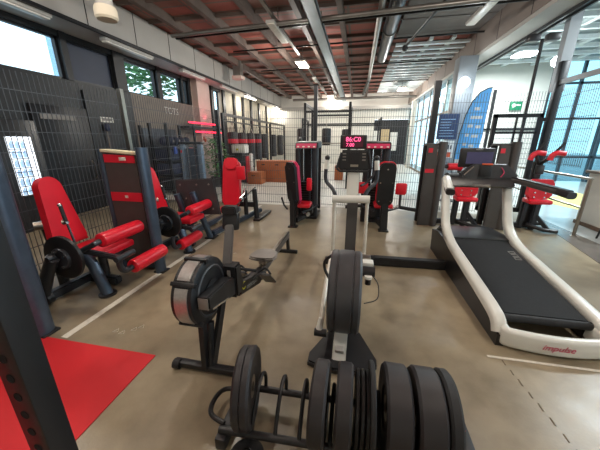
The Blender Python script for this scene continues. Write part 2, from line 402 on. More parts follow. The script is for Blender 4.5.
# floor lines
struct(B().box((-2.375, 1.49, .001), (-2.31, 6.5, .003)).build('trim_14', 'wtape'), 'white tape line before the left machines', 'floor line')
struct(B().box((1.08, 1.962, .001), (2.6, 1.984, .003)).build('trim_15', 'wtape'), 'white tape line behind the treadmill', 'floor line')
b = B()
for i in range(9):
    y = 1.9-i*.09; b.box((1.17+i*.012, y, .001), (1.178+i*.012, y+.045+.02*random.random(), .0025))
struct(b.build('trim_16', 'seam'), 'dark broken seam in the concrete near the plates', 'floor seam')
b = B()
for x, y in ((-1.93, 1.62), (-1.86, 1.68), (-2.0, 1.63), (-1.82, 1.72), (-1.82, 3.42), (-1.7, 3.45), (-1.76, 3.36)):
    b.tube([(x, y, .003), (x+.045, y+.01, .003), (x+.02, y+.05, .003)], .002, 4, True)
struct(b.build('trim_17', 'wtape'), 'faint chalk triangles on the floor', 'floor mark')

# outdoors
struct(B().box((9, -20, -.3), (60, 40, -.05)).box((-60, -20, -.3), (-6.8, 40, -.05)).build('ground', 'asphalt'), 'pale paving outside the windows', 'ground')
bl = thing('building', (-18, 9, 0), 'pale blue building outside the bright upper window', 'building')
B().box((-20, 16.6, 0), (-18, 19.4, 13)).build('facade', 'facade', bl); B().box((-18, 17.0, 2), (-17.9, 17.4, 13)).build('corner_trim', 'white', bl)
def tree(x, y, z, r, label):
    t = thing('tree', (x, y, 0), label, 'tree')
    B().cyl((x, y, -.1), (x, y, z), .12, 8).build('trunk', 'brown', t)
    b = B()
    for k in range(420):
        p = V((random.gauss(0, 1), random.gauss(0, 1), random.gauss(0, 1))).normalized()*r*random.random()**.4 + V((x, y, z))
        a = random.random()*6.3; q = V((math.cos(a), math.sin(a), random.uniform(-.5, .5)))*.22*r/1.5; n = V((-q.y, q.x, .1))*.6
        b._add([p-q, p+n, p+q, p-n], [(0, 1, 2, 3)])
    b.build('crown', 'leafout', t)
tree(-12, 12.8, 5.0, 1.3, 'leafy tree outside the window beside the dark one')
tree(-12.5, 16.6, 5.4, 1.6, 'leafy tree outside the window beside the plaster column')
bo = thing('building', (22, 14, 0), 'pale low building seen through the cyan corridor window', 'building')
B().box((20, 6, 0), (24, 24, 4)).build('facade', 'facade', bo)
b = B()
for k in range(6): b.box((19.9, 7+k*2.6, .8), (20, 8.6+k*2.6, 2.6))
b.build('shopfront', 'ductdark', bo)

# ================================================================== FENCES
def mesh_wires(b, p0, p1, z0, z1, step=.05, hs=.2):
    p0, p1 = V(p0), V(p1); n = int((p1-p0).length/step); d = (p1-p0)/n; r = .0028
    sq = [(-r, -r), (r, -r), (r, r), (-r, r)]
    for i in range(n+1):
        p = p0+d*i; b.sweep([p+V((0, 0, z0)), p+V((0, 0, z1))], sq)
    k = int((z1-z0-.04)/hs)
    for j in range(k+1):
        z = z0+.03+j*hs; b.sweep([p0+V((0, 0, z)), p1+V((0, 0, z))], [(x*1.25, y*1.25) for x, y in sq])
    return b
lf = thing('mesh_fence', (-3.4, 3.2, 0), 'tall wire mesh fence behind the leg machines on the left', 'fence')
YS = [0, 1.25, 3.72, 6.6]
for i in range(3): mesh_wires(B(), (-3.4, YS[i]+.03, 0), (-3.4, YS[i+1]-.03, 0), .05, 2.26).build('mesh_panel', 'wire', lf)
B().box((-3.43, 3.69, 0), (-3.37, 3.75, 2.3)).build('post', 'steel', lf)
for y in (0, 1.25): B().box((-3.43, y-.03, 0), (-3.37, y+.03, 2.3)).build('post', 'post', lf)
B().box((-3.44, 6.56, 0), (-3.36, 6.64, 2.3)).build('post', 'post', lf)
rf = thing('mesh_fence', (-1.2, 6.62, 0), 'wire mesh fence across the hall behind the weight machines', 'fence')
XS = [-3.36, -.98, 1.52]
for i in range(2): mesh_wires(B(), (XS[i]+.04, 6.62, 0), (XS[i+1]-.04, 6.62, 0), .05, 2.26).build('mesh_panel', 'wire', rf)
B().box((-1.02, 6.58, 0), (-.94, 6.66, 2.75)).build('post', 'post', rf); B().box((1.48, 6.57, 0), (1.6, 6.69, 2.75)).build('post', 'post', rf)
gf = thing('mesh_fence', (2.6, 6.62, 0), 'wire mesh fence with a dark framed gate beside the corridor', 'fence')
mesh_wires(B(), (1.62, 6.62, 0), (3.6, 6.62, 0), 1.1, 2.5).build('mesh_panel', 'wire', gf)
mesh_wires(B(), (1.62, 6.62, 0), (2.66, 6.62, 0), .05, 1.1).build('mesh_panel', 'wire', gf)
B().box((3.62, 6.56, 0), (3.74, 6.68, 3.0), .01).build('post', 'frame', gf)
g = B().box((2.68, 6.58, .1), (2.75, 6.66, 2.1)).box((3.48, 6.58, .1), (3.55, 6.66, 2.1)).box((2.68, 6.58, 2.03), (3.55, 6.66, 2.1)).box((2.68, 6.58, .1), (3.55, 6.66, .2)).box((2.68, 6.6, 1.72), (3.55, 6.64, 1.76)).box((3.09, 6.6, .1), (3.12, 6.64, 2.05)).build('gate', 'frame', gf)
mesh_wires(B(), (2.76, 6.62, 0), (3.48, 6.62, 0), .2, 2.03).build('gate_mesh', 'wire', g)
B().box((3.55, 6.57, 1.95), (3.63, 6.62, 2.02)).build('hinge', 'frame', g)
mesh_wires(B(), (3.68, 6.5, 0), (3.68, 5.5, 0), 1.15, 2.5).build('mesh_panel', 'wire', gf)
cm = thing('camera_mast', (3.3, 6.75, 0), 'slim dark mast with two black boxes at the top', 'mast')
B().cyl((3.3, 6.75, 0), (3.3, 6.75, 3.42), .03, 10).build('pole', 'frame', cm)
for s_ in (-1, 1): B().box((3.3+s_*.16-.1, 6.68, 3.38), (3.3+s_*.16+.1, 6.82, 3.5), .01).build('flood_lamp', 'dark', cm)

# ================================================================== CEILING SERVICES
t = thing('cable_tray', (-1.03, 10, 3.95), 'long pale metal tray along the middle of the ceiling', 'cable tray')
B().box((-1.16, 3, 3.97), (-.9, 19.4, 4.0)).box((-1.16, 3, 3.97), (-1.145, 19.4, 4.08)).box((-.915, 3, 3.97), (-.9, 19.4, 4.08)).build('tray', 'duct', t)
b = B()
for k in range(6): b.cyl((-1.03, 5+k*2.6, 4.0), (-1.03, 5+k*2.6, 4.5), .012, 6)
b.build('hanger', 'pipe', t)
def pipe(name, pts, r, m, label, cat='pipe'): return tag(B().tube(pts, r, 12).build(name, m), label, cat)
pipe('ceiling_pipe', [(-4.6, 6.95, 4.02), (3.0, 6.4, 4.02)], .045, 'pipe', 'thick grey pipe crossing the ceiling nearest the viewer')
pipe('ceiling_pipe', [(-4.6, 7.12, 4.02), (3.0, 6.58, 4.02)], .03, 'iron', 'dark thin pipe beside the thick grey ceiling pipe')
for k, (y, lab) in enumerate(((9.2, 'thin dark pipe across the ceiling before the lit lamp'), (11.8, 'thin dark pipe across the ceiling beyond the lit lamp'), (15.2, 'thin dark pipe across the far ceiling'))):
    pipe('ceiling_pipe', [(-4.0, y, 4.25), (3.0, y-.3, 4.25)], .022, 'iron', lab)
pipe('ceiling_pipe', [(-4.0, 17.6, 3.9), (3.0, 17.3, 3.9)], .07, 'pipe', 'pale thick pipe across the ceiling near the back wall')
t = thing('air_duct', (.62, 8, 4.05), 'dark round air duct hanging from the ceiling', 'duct')
B().cyl((.62, 4, 4.25), (.62, 10.8, 4.25), .16, 24).build('duct', 'ductdark', t)
B().lathe([(.16, 0), (.18, 0), (.18, .06), (.16, .06)], (.62, 8.2, 4.25), 'Y').build('joint_band', 'pipe', t)
pipe('ceiling_pipe', [(.3, 5, 4.1), (.3, 13.5, 4.1), (.1, 14, 3.6)], .06, 'pipe', 'pale drop pipe beside the round air duct')
t = thing('sprinkler_pipe', (1.2, 8.6, 3.9), 'dark sprinkler pipe ending in a round head', 'pipe')
B().tube([(1.55, 6.6, 4.38), (1.52, 6.7, 4.2), (1.1, 8.9, 4.0)], .03).build('pipe_run', 'iron', t); B().sphere((1.1, 8.9, 3.98), .08).build('head', 'dark', t)
WALLK = 1.346
t = thing('ceiling_unit', (-2.72, 3, 2.8), 'cream round ceiling unit hanging in the upper left corner', 'ceiling unit')
B().lathe([(0, 2.96), (.1, 2.96), (.11, 2.93), (.11, 2.86), (.095, 2.84), (0, 2.84)], (-2.74, 3, 0)).build('drum', 'wallcream', t)
B().cyl((-2.74, 3, 2.96), (-2.74, 3, 3.75), .08, 16).build('stem', 'soffit', t)
t = thing('vent_duct', (-3.4, 8.3, 3.2), 'square hanging duct with a pink lit mouth by the left soffit', 'duct')
B().box((-3.62, 8.2, 3.35), (-3.4, 8.42, 3.75)).build('shaft', 'pipe', t); B().box((-3.65, 8.17, 3.28), (-3.37, 8.45, 3.36)).build('mouth', 'wallpink', t)
WALLK = 1
# lamps
def lamp(x, y, z, L, lit, label, cat='ceiling lamp', along='Y', w=.16, group=None, power=0, m=None):
    t = thing('ceiling_lamp', (x, y, z), label, cat, group)
    B().box((x-w/2, y-L/2, z+.02), (x+w/2, y+L/2, z+.08), .01).build('housing', 'soffit', t)
    B().box((x-w/2+.015, y-L/2+.02, z), (x+w/2-.015, y+L/2-.02, z+.025), .008).build('diffuser', m or ('lamp' if lit else 'lampoff'), t)
    if z > 3.5 and WALLK == 1: B().cyl((x, y, z+.07), (x, y, 4.5), .01, 6).build('rod', 'pipe', t)
    if lit and power: bulb(far((x, y, z-.16)), power)
    return t
G = 'lamps hanging under the ceiling'
lamp(-1.98, 7.2, 3.96, 1.3, False, 'unlit white lamp before the brightest hanging lamp', group=G, w=.2)
lamp(-1.95, 10.0, 3.96, .8, True, 'brightest lamp, lit, hanging over the hall near the tray', group=G, power=220, w=.34)
lamp(-1.9, 12.6, 3.96, .8, False, 'small unlit lamp just beyond the brightest lamp', group=G)
lamp(-1.86, 14.6, 3.96, .8, False, 'small unlit lamp before the far pair of lit lamps', group=G)
lamp(-1.7, 17.4, 3.96, .9, True, 'nearer of two far lit lamps left of the tray', group=G, power=120, w=.34)
lamp(-1.64, 19.2, 3.96, .6, True, 'farther of two far lit lamps left of the tray', group=G, power=80, w=.34)
lamp(2.25, 6.9, 3.98, 1.4, False, 'unlit lamp beside the taupe soffit', group=G, w=.2)
lamp(1.95, 15.4, 3.96, .9, True, 'nearer of two lit lamps by the slatted ceiling', group=G, power=120, w=.34)
lamp(1.93, 17.9, 3.96, .9, True, 'farther of two lit lamps by the slatted ceiling', group=G, power=100, w=.34)
for x, y, p, lab in ((-4.5, 2.3, 85, 'unseen lamp added to brighten the zone behind the left mesh fence'), (-1.9, 3.4, 96, 'lit lamp over the rowing machine'), (-1.9, .2, 78, 'lit lamp over the red mat'), (1.9, 3.4, 92, 'lit lamp over the treadmill'), (1.9, .2, 70, 'lit lamp above the viewer')):  # the first is an added lamp out of view, brightening the area past the fence
    lamp(x, y, 3.96, 1.3, True, lab, group=G, power=p)
b = thing('lamp_track', (-1.95, 9, 4.05), 'thin track carrying the row of lamps left of the tray', 'track'); B().box((-1.98, 3, 4.1), (-1.9, 19, 4.14)).build('rail', 'pipe', b)
WALLK = 1.346
SG = 'tube lamps under the left soffit'
for i, (y0, y1, lit) in enumerate(((2.45, 3.5, 0), (4.3, 5.4, 0), (6.35, 7.35, 0), (8.3, 9.4, 0), (10.2, 11.2, 1), (12.2, 13.1, 0), (14, 15, 1))):
    lab = ['unlit white tube lamp over the bright window', 'unlit tube lamp over the tinted window', 'unlit tube lamp glowing pink before the plaster column', 'unlit tube lamp past the plaster column', 'lit tube lamp under the soffit, the nearer one', 'unlit tube lamp between the two lit tube lamps', 'lit tube lamp under the soffit, the farther one'][i]
    lamp(-4.08, (y0+y1)/2, 3.1, y1-y0, lit, lab, 'tube lamp', w=.12, group=SG, power=40, m=None if lit else 'tube')
WALLK = 1
for x, y, z, lab in ((2.66, 8.7, 3.05, 'glaring round lamp beside the blue flag'), (4.95, 9.2, 3.55, 'glaring round lamp over the corridor')):
    t = thing('spot_lamp', (x, y, z), lab, 'lamp', 'round corridor lamps')
    (B().cyl((x, y, z), (x, y+.26, z+.05), .02, 8) if x < 3 else B().cyl((x, y, z+.12), (x, y, 4.35), .015, 8)).build('stem', 'pipe', t); B().sphere((x, y, z), .13).build('globe', 'lampfar', t); bulb((x, y-.16, z-.05), 25, (.88, .96, 1), .05)
for x, y, p in ((5.4, 5.4, 180), (4.9, 10.8, 420)):  # the far one is an added lamp that lifts the dim end wall
    t = thing('ceiling_lamp', (x, y, 4.1), 'square lamp over the corridor, ' + ('nearer the counter' if y < 6 else 'added to brighten the end wall'), 'ceiling lamp', G)
    B().box((x-.3, y-.3, 4.14), (x+.3, y+.3, 4.2), .01).build('housing', 'whitebeam', t); B().box((x-.27, y-.27, 4.1), (x+.27, y+.27, 4.145)).build('diffuser', 'lampfar', t)
    area((x, y, 4.08), .5, .5, p, (.86, .96, 1))
# ================================================================== LEFT ROW: seated leg machines
def leg_machine(label):
    t = thing('leg_curl_machine', (-2.75, 2.2, 0), label, 'leg machine', 'seated leg machines along the left fence')
    # weight tower
    tw = B().prism([(-3.06, .1), (-2.62, .1), (-2.62, 1.44), (-3.06, 1.47)], 'Y', 1.48, 1.51, .008).build('shroud', 'shroud', t)
    B().prism([(-3.045, 1.355), (-2.64, 1.35), (-2.64, 1.43), (-3.045, 1.445)], 'Y', 1.472, 1.482).build('header_label', 'redpaint', tw)
    B().box((-2.84, 1.468, 1.375), (-2.75, 1.473, 1.415), .002).build('header_logo', 'wtape', tw)
    B().box((-3.045, 1.472, .905), (-2.625, 1.482, 1.01)).build('label_strip', 'redpaint', tw)
    B().box((-2.85, 1.468, .945), (-2.81, 1.473, .975)).build('strip_logo', 'wtape', tw)
    B().prism([(-3.07, 1.47), (-2.62, 1.44), (-2.62, 1.47), (-3.07, 1.5)], 'Y', 1.46, 1.6, .006).build('top_cap', 'cream', t)
    B().box((-3.06, 1.575, .1), (-2.62, 1.595, 1.45)).build('rear_shroud', 'shroud', t)
    b = B()
    for k in range(12): b.box((-2.98, 1.52, .12+k*.052), (-2.7, 1.565, .165+k*.052), .004)
    b.build('weight_stack', 'iron', t)
    for x in (-2.92, -2.76): B().cyl((x, 1.543, .1), (x, 1.543, 1.44), .008, 10).build('guide_rod', 'chrome', t)
    B().sweep([(-2.55, 1.5, 0), (-2.55, 1.5, 1.52)], [(.052*math.cos(a*PI/8), .075*math.sin(a*PI/8)) for a in range(16)], up=(0, 1, 0)).build('post', 'bluegrey', t)
    B().sweep([(-3.11, 1.54, 0), (-3.11, 1.54, 1.5)], [(.04*math.cos(a*PI/8), .06*math.sin(a*PI/8)) for a in range(16)], up=(0, 1, 0)).build('post', 'bluegrey', t)
    B().box((-2.62, 1.44, 0), (-2.48, 1.58, .02), .008).build('foot_plate', 'black', t)
    B().tube([(-2.6, 1.49, .25), (-2.6, 1.49, 1.05)], .008, 6).build('red_edging', 'redpaint', t)
    B().bar((-3.08, 1.56, .05), (-2.56, 1.56, .05), .06, .08, bev=.01).build('base_beam', 'bluegrey', t)
    # seat frame
    B().tube([(-2.56, 2.14, .01), (-2.66, 2.14, .34), (-2.74, 2.14, .47)], .055, 14).build('leg', 'bluegrey', t)
    B().lathe([(0, 0), (.085, 0), (.085, .018), (.06, .025)], (-2.56, 2.14, 0)).build('foot_plate', 'black', t)
    B().tube([(-3.02, 1.84, .06), (-2.86, 1.84, .36), (-2.7, 1.82, .56)], .055, 14).build('lever_arm', 'graphite', t)
    B().cyl((-2.7, 1.765, .56), (-2.7, 1.83, .56), .026, 14).build('pivot_cap', 'graphite', t)
    B().bar((-3.03, 1.88, .06), (-2.98, 2.45, .08), .09, .09, bev=.015).build('base_beam', 'graphite', t)
    B().lathe([(0, -.03), (.06, -.03), (.06, .03), (0, .03)], (-2.98, 1.86, .07), 'Y', 16).build('bolt_cap', 'black', t)
    B().bar((-2.98, 2.35, .06), (-2.6, 2.35, .06), .09, .09, bev=.015).build('base_beam', 'graphite', t)
    B().tube([(-3.2, 2.2, .02), (-3.2, 2.2, .5), (-3.24, 2.2, .78)], .05, 12).build('back_post', 'graphite', t)
    B().cyl((-3.25, 2.1, .74), (-3.1, 2.3, .74), .045, 14).build('adjuster', 'steel', t)
    d = B().lathe([(0, -.025), (.2, -.025), (.215, -.015), (.215, .015), (.2, .025), (0, .025)], (-2.68, 1.9, .53), 'Y', 40).build('cam_disc', 'black', t)
    B().lathe([(0, -.05), (.1, -.05), (.11, -.025), (.11, 0)], (-2.68, 1.9, .53), 'Y', 28).build('hub', 'graphite', d)
    b = B()
    for k in range(4):
        a = k*PI/2+.5; b.lathe([(0, -.062), (.014, -.062), (.014, -.05)], (-2.68+.08*math.cos(a), 1.9, .53+.08*math.sin(a)), 'Y', 8)
    b.build('hub_bolts', 'chrome', d)
    # pads
    n = 20; out = []
    for k in range(n+1):
        a = PI*k/n; out.append((.118*math.cos(a), .62+.125*math.sin(a)))
    out = [(.185, .06), (.2, .0), (-.2, .0), (-.185, .06), (-.165, .2)] + out[::-1] + [(.165, .2)]
    m = Matrix.Translation((-3.04, 2.29, .5)) @ Matrix.Rotation(math.radians(-10), 4, 'Y') @ Matrix.Rotation(math.radians(90), 4, 'Z') @ Matrix.Rotation(math.radians(90), 4, 'X')
    B().prism(out, 'Z', -.09, 0, .022).xf(m).build('backrest', 'red', t)
    B().box((-3.0, 2.16, .42), (-2.5, 2.56, .5), .025).build('seat', 'red', t)
    B().bar((-2.95, 2.36, .4), (-2.55, 2.36, .4), .1, .05).build('seat_frame', 'graphite', t)
    B().cyl((-2.78, 2.36, .07), (-2.78, 2.36, .4), .045, 12).build('seat_post', 'graphite', t)
    r = B().lathe([(0, 2.1), (.055, 2.1), (.07, 2.11), (.074, 2.13), (.074, 2.6), (.07, 2.62), (.055, 2.63), (0, 2.63)], (-2.46, 0, .64), 'Y', 24).build('thigh_roller', 'red', t)
    B().tube([(-2.62, 2.02, .55), (-2.46, 2.05, .63), (-2.46, 2.13, .64)], .028, 10).build('roller_stub', 'graphite', r)
    r = B().lathe([(0, 2.2), (.055, 2.2), (.07, 2.21), (.074, 2.23), (.074, 2.66), (.07, 2.68), (.055, 2.69), (0, 2.69)], (-2.24, 0, .33), 'Y', 24).build('ankle_roller', 'red', t)
    B().tube([(-2.24, 2.08, .5), (-2.25, 2.07, .42), (-2.24, 2.1, .34), (-2.24, 2.22, .33)], .03, 10, smooth=4).build('roller_stub', 'graphite', r)
    B().bar((-2.62, 2.05, .54), (-2.2, 2.05, .5), .05, .05, bev=.01).build('crank_arm', 'graphite', t)
    B().cyl((-2.21, 2.0, .5), (-2.21, 2.22, .5), .03, 12).build('crank_pin', 'graphite', t)
    lv = B().tube([(-2.72, 2.06, .62), (-2.78, 2.08, .8), (-2.83, 2.1, .96)], .011, 8).build('adjust_lever', 'graphite', t)
    B().tube([(-2.79, 2.083, .82), (-2.835, 2.1, .975)], .018, 10).build('grip', 'rubber', lv); B().sphere((-2.84, 2.1, .985), .02).build('knob', 'chrome', lv)
    B().cyl((-2.785, 2.08, .805), (-2.79, 2.083, .825), .021, 10).build('collar', 'chrome', lv)
    return t
lm = leg_machine('red padded seated leg machine nearest the red floor mat, tall red backrest in full view')
l2 = dup(lm, (-2.56, 3.44, 0), 'red padded seated leg machine between the dark weight tower and the leg press')
for c in kids(l2):
    n = c.name.split('.')[0]
    if n == 'ankle_roller': c.location += V((-.32, -.26, -.15))
    if n in ('crank_arm', 'crank_pin'): c.location += V((-.12, -.1, -.06))

# leg press
t = thing('leg_press_machine', (-2.4, 4.7, 0), 'leg press with black foot plate and tall red seat by the left fence', 'leg press')
fp = B().prism([(-2.84, .42), (-2.08, .46), (-2.16, 1.04), (-2.82, .99)], 'Y', 3.98, 4.02, .015).xf(Matrix.Translation((0, -.1, 0))).build('foot_plate', 'darkgrey', t)
b = B()
for x, z in ((-2.74, .92), (-2.24, .94), (-2.66, .7), (-2.2, .55), (-2.76, .52), (-2.45, .93)): b.lathe([(0, -.012), (.014, -.012), (.014, 0)], (x, 3.88, z), 'Y', 8)
b.build('plate_bolts', 'seatgrey', fp)
B().tube([(-2.36, 4.0, 0), (-2.41, 3.9, .35), (-2.5, 3.82, .82)], .05, 14).build('post', 'bluegrey', t)
B().tube([(-2.68, 4.02, .08), (-2.71, 3.9, .35), (-2.78, 3.82, .78)], .05, 14).build('post', 'bluegrey', t)
B().box((-2.45, 3.94, 0), (-2.28, 4.12, .025), .008).build('foot_base', 'black', t)
B().bar((-2.36, 4.05, .07), (-2.1, 5.8, .07), .09, .09, bev=.015).build('base_rail', 'bluegrey', t)
B().bar((-2.72, 4.05, .07), (-2.62, 5.8, .07), .09, .09, bev=.015).build('base_rail', 'bluegrey', t)
B().bar((-2.68, 4.2, .22), (-2.5, 5.0, .3), .03, .03).build('guide_rod', 'chrome', t)
B().bar((-2.34, 4.2, .2), (-2.12, 5.6, .62), .025, .025).build('guide_rod', 'chrome', t)
m = Matrix.Translation((-2.45, 5.05, .3)) @ Matrix.Rotation(math.radians(-12), 4, 'X')
B().prism(rrect(.36, .92, .1, 5, 0, .46), 'Y', -.05, .05, .025).xf(m).build('backrest', 'red', t)
B().prism(rrect(.3, .22, .09, 5, 0, .86), 'Y', -.09, -.03, .02).xf(m).build('headrest', 'red', t)
B().box((-2.63, 4.72, .24), (-2.3, 5.06, .33), .03).build('seat', 'red', t)
B().box((-2.27, 4.98, .86), (-2.1, 5.05, 1.12), .02).build('shoulder_pad', 'red', t)
B().tube([(-2.45, 5.12, .1), (-2.45, 5.25, .8)], .05, 12).build('back_post', 'graphite', t)
b = B().tube([(-2.2, 5.2, .1), (-2.2, 5.2, .62)], .045, 12).tube([(-1.98, 5.22, .05), (-2.02, 5.25, .64)], .05, 12).bar((-2.4, 5.2, .33), (-1.98, 5.22, .33), .06, .1)
b.build('stop_frame', 'black', t)
B().tube([(-2.3, 5.05, .45), (-2.2, 5.15, .56), (-2.2, 5.2, .66)], .02, 8).build('handle', 'chrome', t)
B().box((-2.02, 5.1, 0), (-1.88, 5.9, .05), .01).build('end_foot', 'black', t)

# ================================================================== red mat, rack upright
tag(B().box((-3.32, -.6, .001), (-1.44, 1.465, .008), .003).build('floor_mat', 'redrub'), 'bright red rubber mat on the concrete floor', 'floor mat')
t = thing('power_rack', (-.68, .3, 0), 'black drilled rack upright standing close in the lower left corner', 'rack')
bm = B(); x0, x1, y0, y1 = -.706, -.64, .316, .368
bm.box((x0, y0, 0), (x1, y1, 2.3), .005).slot(1)
for k in range(42): bm.lathe([(0, 0), (.011, 0), (.011, -.0006)], ((x0+x1)/2, y0-.0004, .08+k*.05), 'Y', 16)
bm.build('upright', ['black', 'hole'], t)
B().box((x0-.03, -.9, 0), (x1+.03, .5, .06), .006).build('base_beam', 'black', t)

# ================================================================== plate rack with bumper plates
t = thing('plate_rack', (.05, 1.12, 0), 'low black toaster rack holding bumper plates in the foreground', 'plate rack')
B().cyl((-.65, .985, .09), (.66, 1.04, .09), .02, 14).build('front_rail', 'black', t)
B().cyl((-.6, 1.235, .13), (.62, 1.275, .13), .02, 14).build('rear_rail', 'black', t)
for x in (-.63, .66): B().box((x-.03, .94, 0), (x+.03, 1.36, .075), .008).build('end_foot', 'black', t)
B().tube([(-.64, 1.02, .09), (-.72, 1.04, .1), (-.755, 1.09, .1), (-.755, 1.17, .1), (-.72, 1.22, .1), (-.63, 1.23, .1)], .014, 10, smooth=4).build('carry_handle', 'black', t)
for x in (-.47, -.34, -.21, -.05, .19, .34, .472):
    B().tube([(x, 1.0, .09), (x, 1.04, .16), (x, 1.12, .25), (x, 1.19, .285), (x, 1.24, .26), (x, 1.26, .2), (x, 1.25, .13)], .011, 8, smooth=3).build('divider_hoop', 'black', t)
PG = 'weight plates standing in the rack'
def plate(x0, x1, r, label, m='rubber2', hub=True, y=1.13, tilt=0, split=False):
    p = thing('bumper_plate', ((x0+x1)/2, y, .04), label, 'weight plate', PG)
    c = ((x0+x1)/2, y, .045+r); w = (x1-x0)/2; e = min(.012, w*.4)
    prof = [(.03, -w*.7), (.1, -w*.7), (.11, -w*.85), (r*.8, -w*.85), (r*.86, -w), (r-e, -w), (r, -w+e)]
    prof += ([(r, -.004), (r-.006, 0), (r, .004)] if split else []) + [(a, -b) for a, b in prof[::-1]]
    ob = B().lathe(prof, c, 'X', 56).build('tyre', m, p)
    B().lathe([(.025, -w*.72), (.06, -w*.72), (.06, w*.72), (.025, w*.72), (.025, -w*.72)], c, 'X', 24).build('hub_ring', 'steel', p)
    if tilt: p.rotation_euler = (0, math.radians(tilt), 0)
    return p
p = plate(-.58, -.49, .216, 'thick black bumper plate alone at the handle end of the rack', split=True, y=1.13); p.rotation_euler = (0, 0, math.radians(10))
plate(-.158, -.075, .21, 'smooth black bumper plate beside the empty hoops', y=1.12)
plate(-.032, .05, .21, 'smooth black bumper plate, second from the empty hoops', y=1.125)
for i, (a, c) in enumerate(((.064, .084), (.09, .11), (.116, .136))): plate(a, c, .195, 'thin black plate of the slim trio, ' + ('nearest the smooth bumper plates', 'the middle one', 'nearest the leaning plate')[i], 'iron', y=1.13)
plate(.143, .168, .22, 'slim black plate leaning towards the widest plates', 'rubber', tilt=-1.5, y=1.14)
plate(.206, .324, .22, 'wide black bumper plate, first of the two widest', y=1.145)
plate(.346, .466, .222, 'wide black bumper plate beside the end plate of the rack', y=1.145)
p = plate(.474, .53, .222, 'end bumper plate at the right end of the rack, small red mark on its side', 'rubber', y=1.15)
B().prism([(.985, .37), (.995, .39), (1.01, .405), (1.01, .42), (.985, .4), (.975, .375)], 'X', .52, .5295).build('red_mark', 'redpaint', p)
t = thing('small_plate', (-.475, .945, 0), 'small round black disc with a chrome hub on the floor before the rack', 'small plate')
B().lathe([(.022, .0), (.085, 0), (.092, .01), (.092, .022), (.08, .03), (.05, .03), (.04, .036), (.022, .036)], (-.475, .93, 0)).build('disc', 'rubber', t)
B().lathe([(.012, .005), (.028, .005), (.028, .042), (.022, .045), (.012, .045)], (-.475, .93, 0)).build('hub', 'chrome', t)

# ================================================================== rowing machine
t = thing('rowing_machine', (-.95, 2.4, 0), 'black rowing machine with grey seat on the concrete floor', 'rowing machine')
FX, FY, FZ, FR = -1.035, 1.55, .585, .236
fw = B().lathe([(0, -.085), (FR-.03, -.085), (FR, -.07), (FR, .07), (FR-.03, .085), (0, .085)], (FX, FY, FZ), 'X', 56).build('flywheel_cage', 'black', t)
for a0, a1 in ((100, 138), (150, 220), (60, 92)):
    b = B(); pts = []
    for k in range(17):
        a = math.radians(a0+(a1-a0)*k/16); pts.append((FX, FY+(FR+.003)*math.cos(a), FZ+(FR+.003)*math.sin(a)))
    b.sweep(pts, [(-.045, -.003), (.045, -.003), (.045, .003), (-.045, .003)], up=(0, math.cos(math.radians(a0)), math.sin(math.radians(a0))))
    b.build('perforated_strip', 'silver', fw)
for a in (144, 96, 225):
    a = math.radians(a); c = V((FX, FY+FR*math.cos(a), FZ+FR*math.sin(a)))
    B().box(c-V((.078, .018, .014)), c+V((.092, .018, .014)), .005, Matrix.Rotation(a, 3, 'X')).build('strap_clamp', 'black', fw)
B().lathe([(FR-.07, .086), (FR-.06, .092), (FR-.05, .086)], (FX, FY, FZ), 'X', 48).build('side_ring', 'darkgrey', fw)
B().lathe([(0, .085), (.08, .085), (.09, .095), (.04, .105), (0, .105)], (FX, FY, FZ), 'X', 28).build('hub_cover', 'dark', fw)
hb = B().prism([(1.36, .55), (1.36, .65), (1.66, .63), (1.9, .53), (1.9, .42), (1.66, .47)], 'X', -.945, -.865, .01).build('chain_housing', 'black', t)
B().box((-.94, 1.354, .56), (-.87, 1.36, .64), .002).build('side_badge', 'seatgrey', hb)
B().bar((-.863, 1.4, .545), (-.863, 1.62, .49), .004, .012).build('side_trim', 'chrome', hb)
B().tube([(-.96, 1.5, .36), (-.94, 1.42, .05)], .028, 10).build('front_leg', 'black', t)
B().bar((-.98, 1.44, .5), (-.97, 1.4, .05), .035, .055).build('front_leg', 'black', t)
B().bar((-.89, 1.62, .58), (-.93, 1.43, .05), .03, .05).build('front_leg', 'black', t)
B().box((-1.23, 1.385, .015), (-.66, 1.44, .06), .01).build('front_foot', 'black', t)
for x in (-1.2, -.69): B().cyl((x-.025, 1.4, .035), (x+.025, 1.4, .035), .035, 14).build('foot_wheel', 'rubber', t)
B().prism([(1.74, .42), (1.74, .68), (1.84, .68), (1.84, .42)], 'X', -.965, -.85, .012).build('body', 'black', t)
B().box((-.92, 1.728, .5), (-.895, 1.742, .65), .003).build('body_label', 'seatgrey', t)
B().bar((-.95, 1.8, .66), (-1.0, 2.0, .93), .075, .03, up=(0, -1, .6), bev=.008).build('monitor_arm', 'shroud', t)
mo = B().box((-1.07, 2.0, .88), (-.93, 2.06, 1.03), .018, Matrix.Rotation(math.radians(-12), 3, 'X')).build('monitor', 'dark', t)
B().prism(rrect(.13, .07, .025, 4, -1.0, 1.05), 'Y', 1.99, 2.07, .01).build('monitor_hood', 'rubber', mo)
B().box((-.985, 1.985, .895), (-.975, 1.997, .93)).build('monitor_light', 'wallwhite', mo)
rb = B().prism([(1.84, .37), (1.84, .5), (2.1, .4), (2.4, .36), (2.42, .27), (2.3, .23), (2.1, .3)], 'X', -.94, -.87, .012).build('foot_frame', 'black', t)
text('frame_logo', 'C', .1, (-.866, 1.9, .43), PI/2, PI/2, 'yellowtext', rb)
text('frame_lettering', 'concept2', .07, (-.866, 2.09, .36), PI/2, PI/2, 'greytext', rb).rotation_euler = (PI/2, math.radians(12), PI/2)
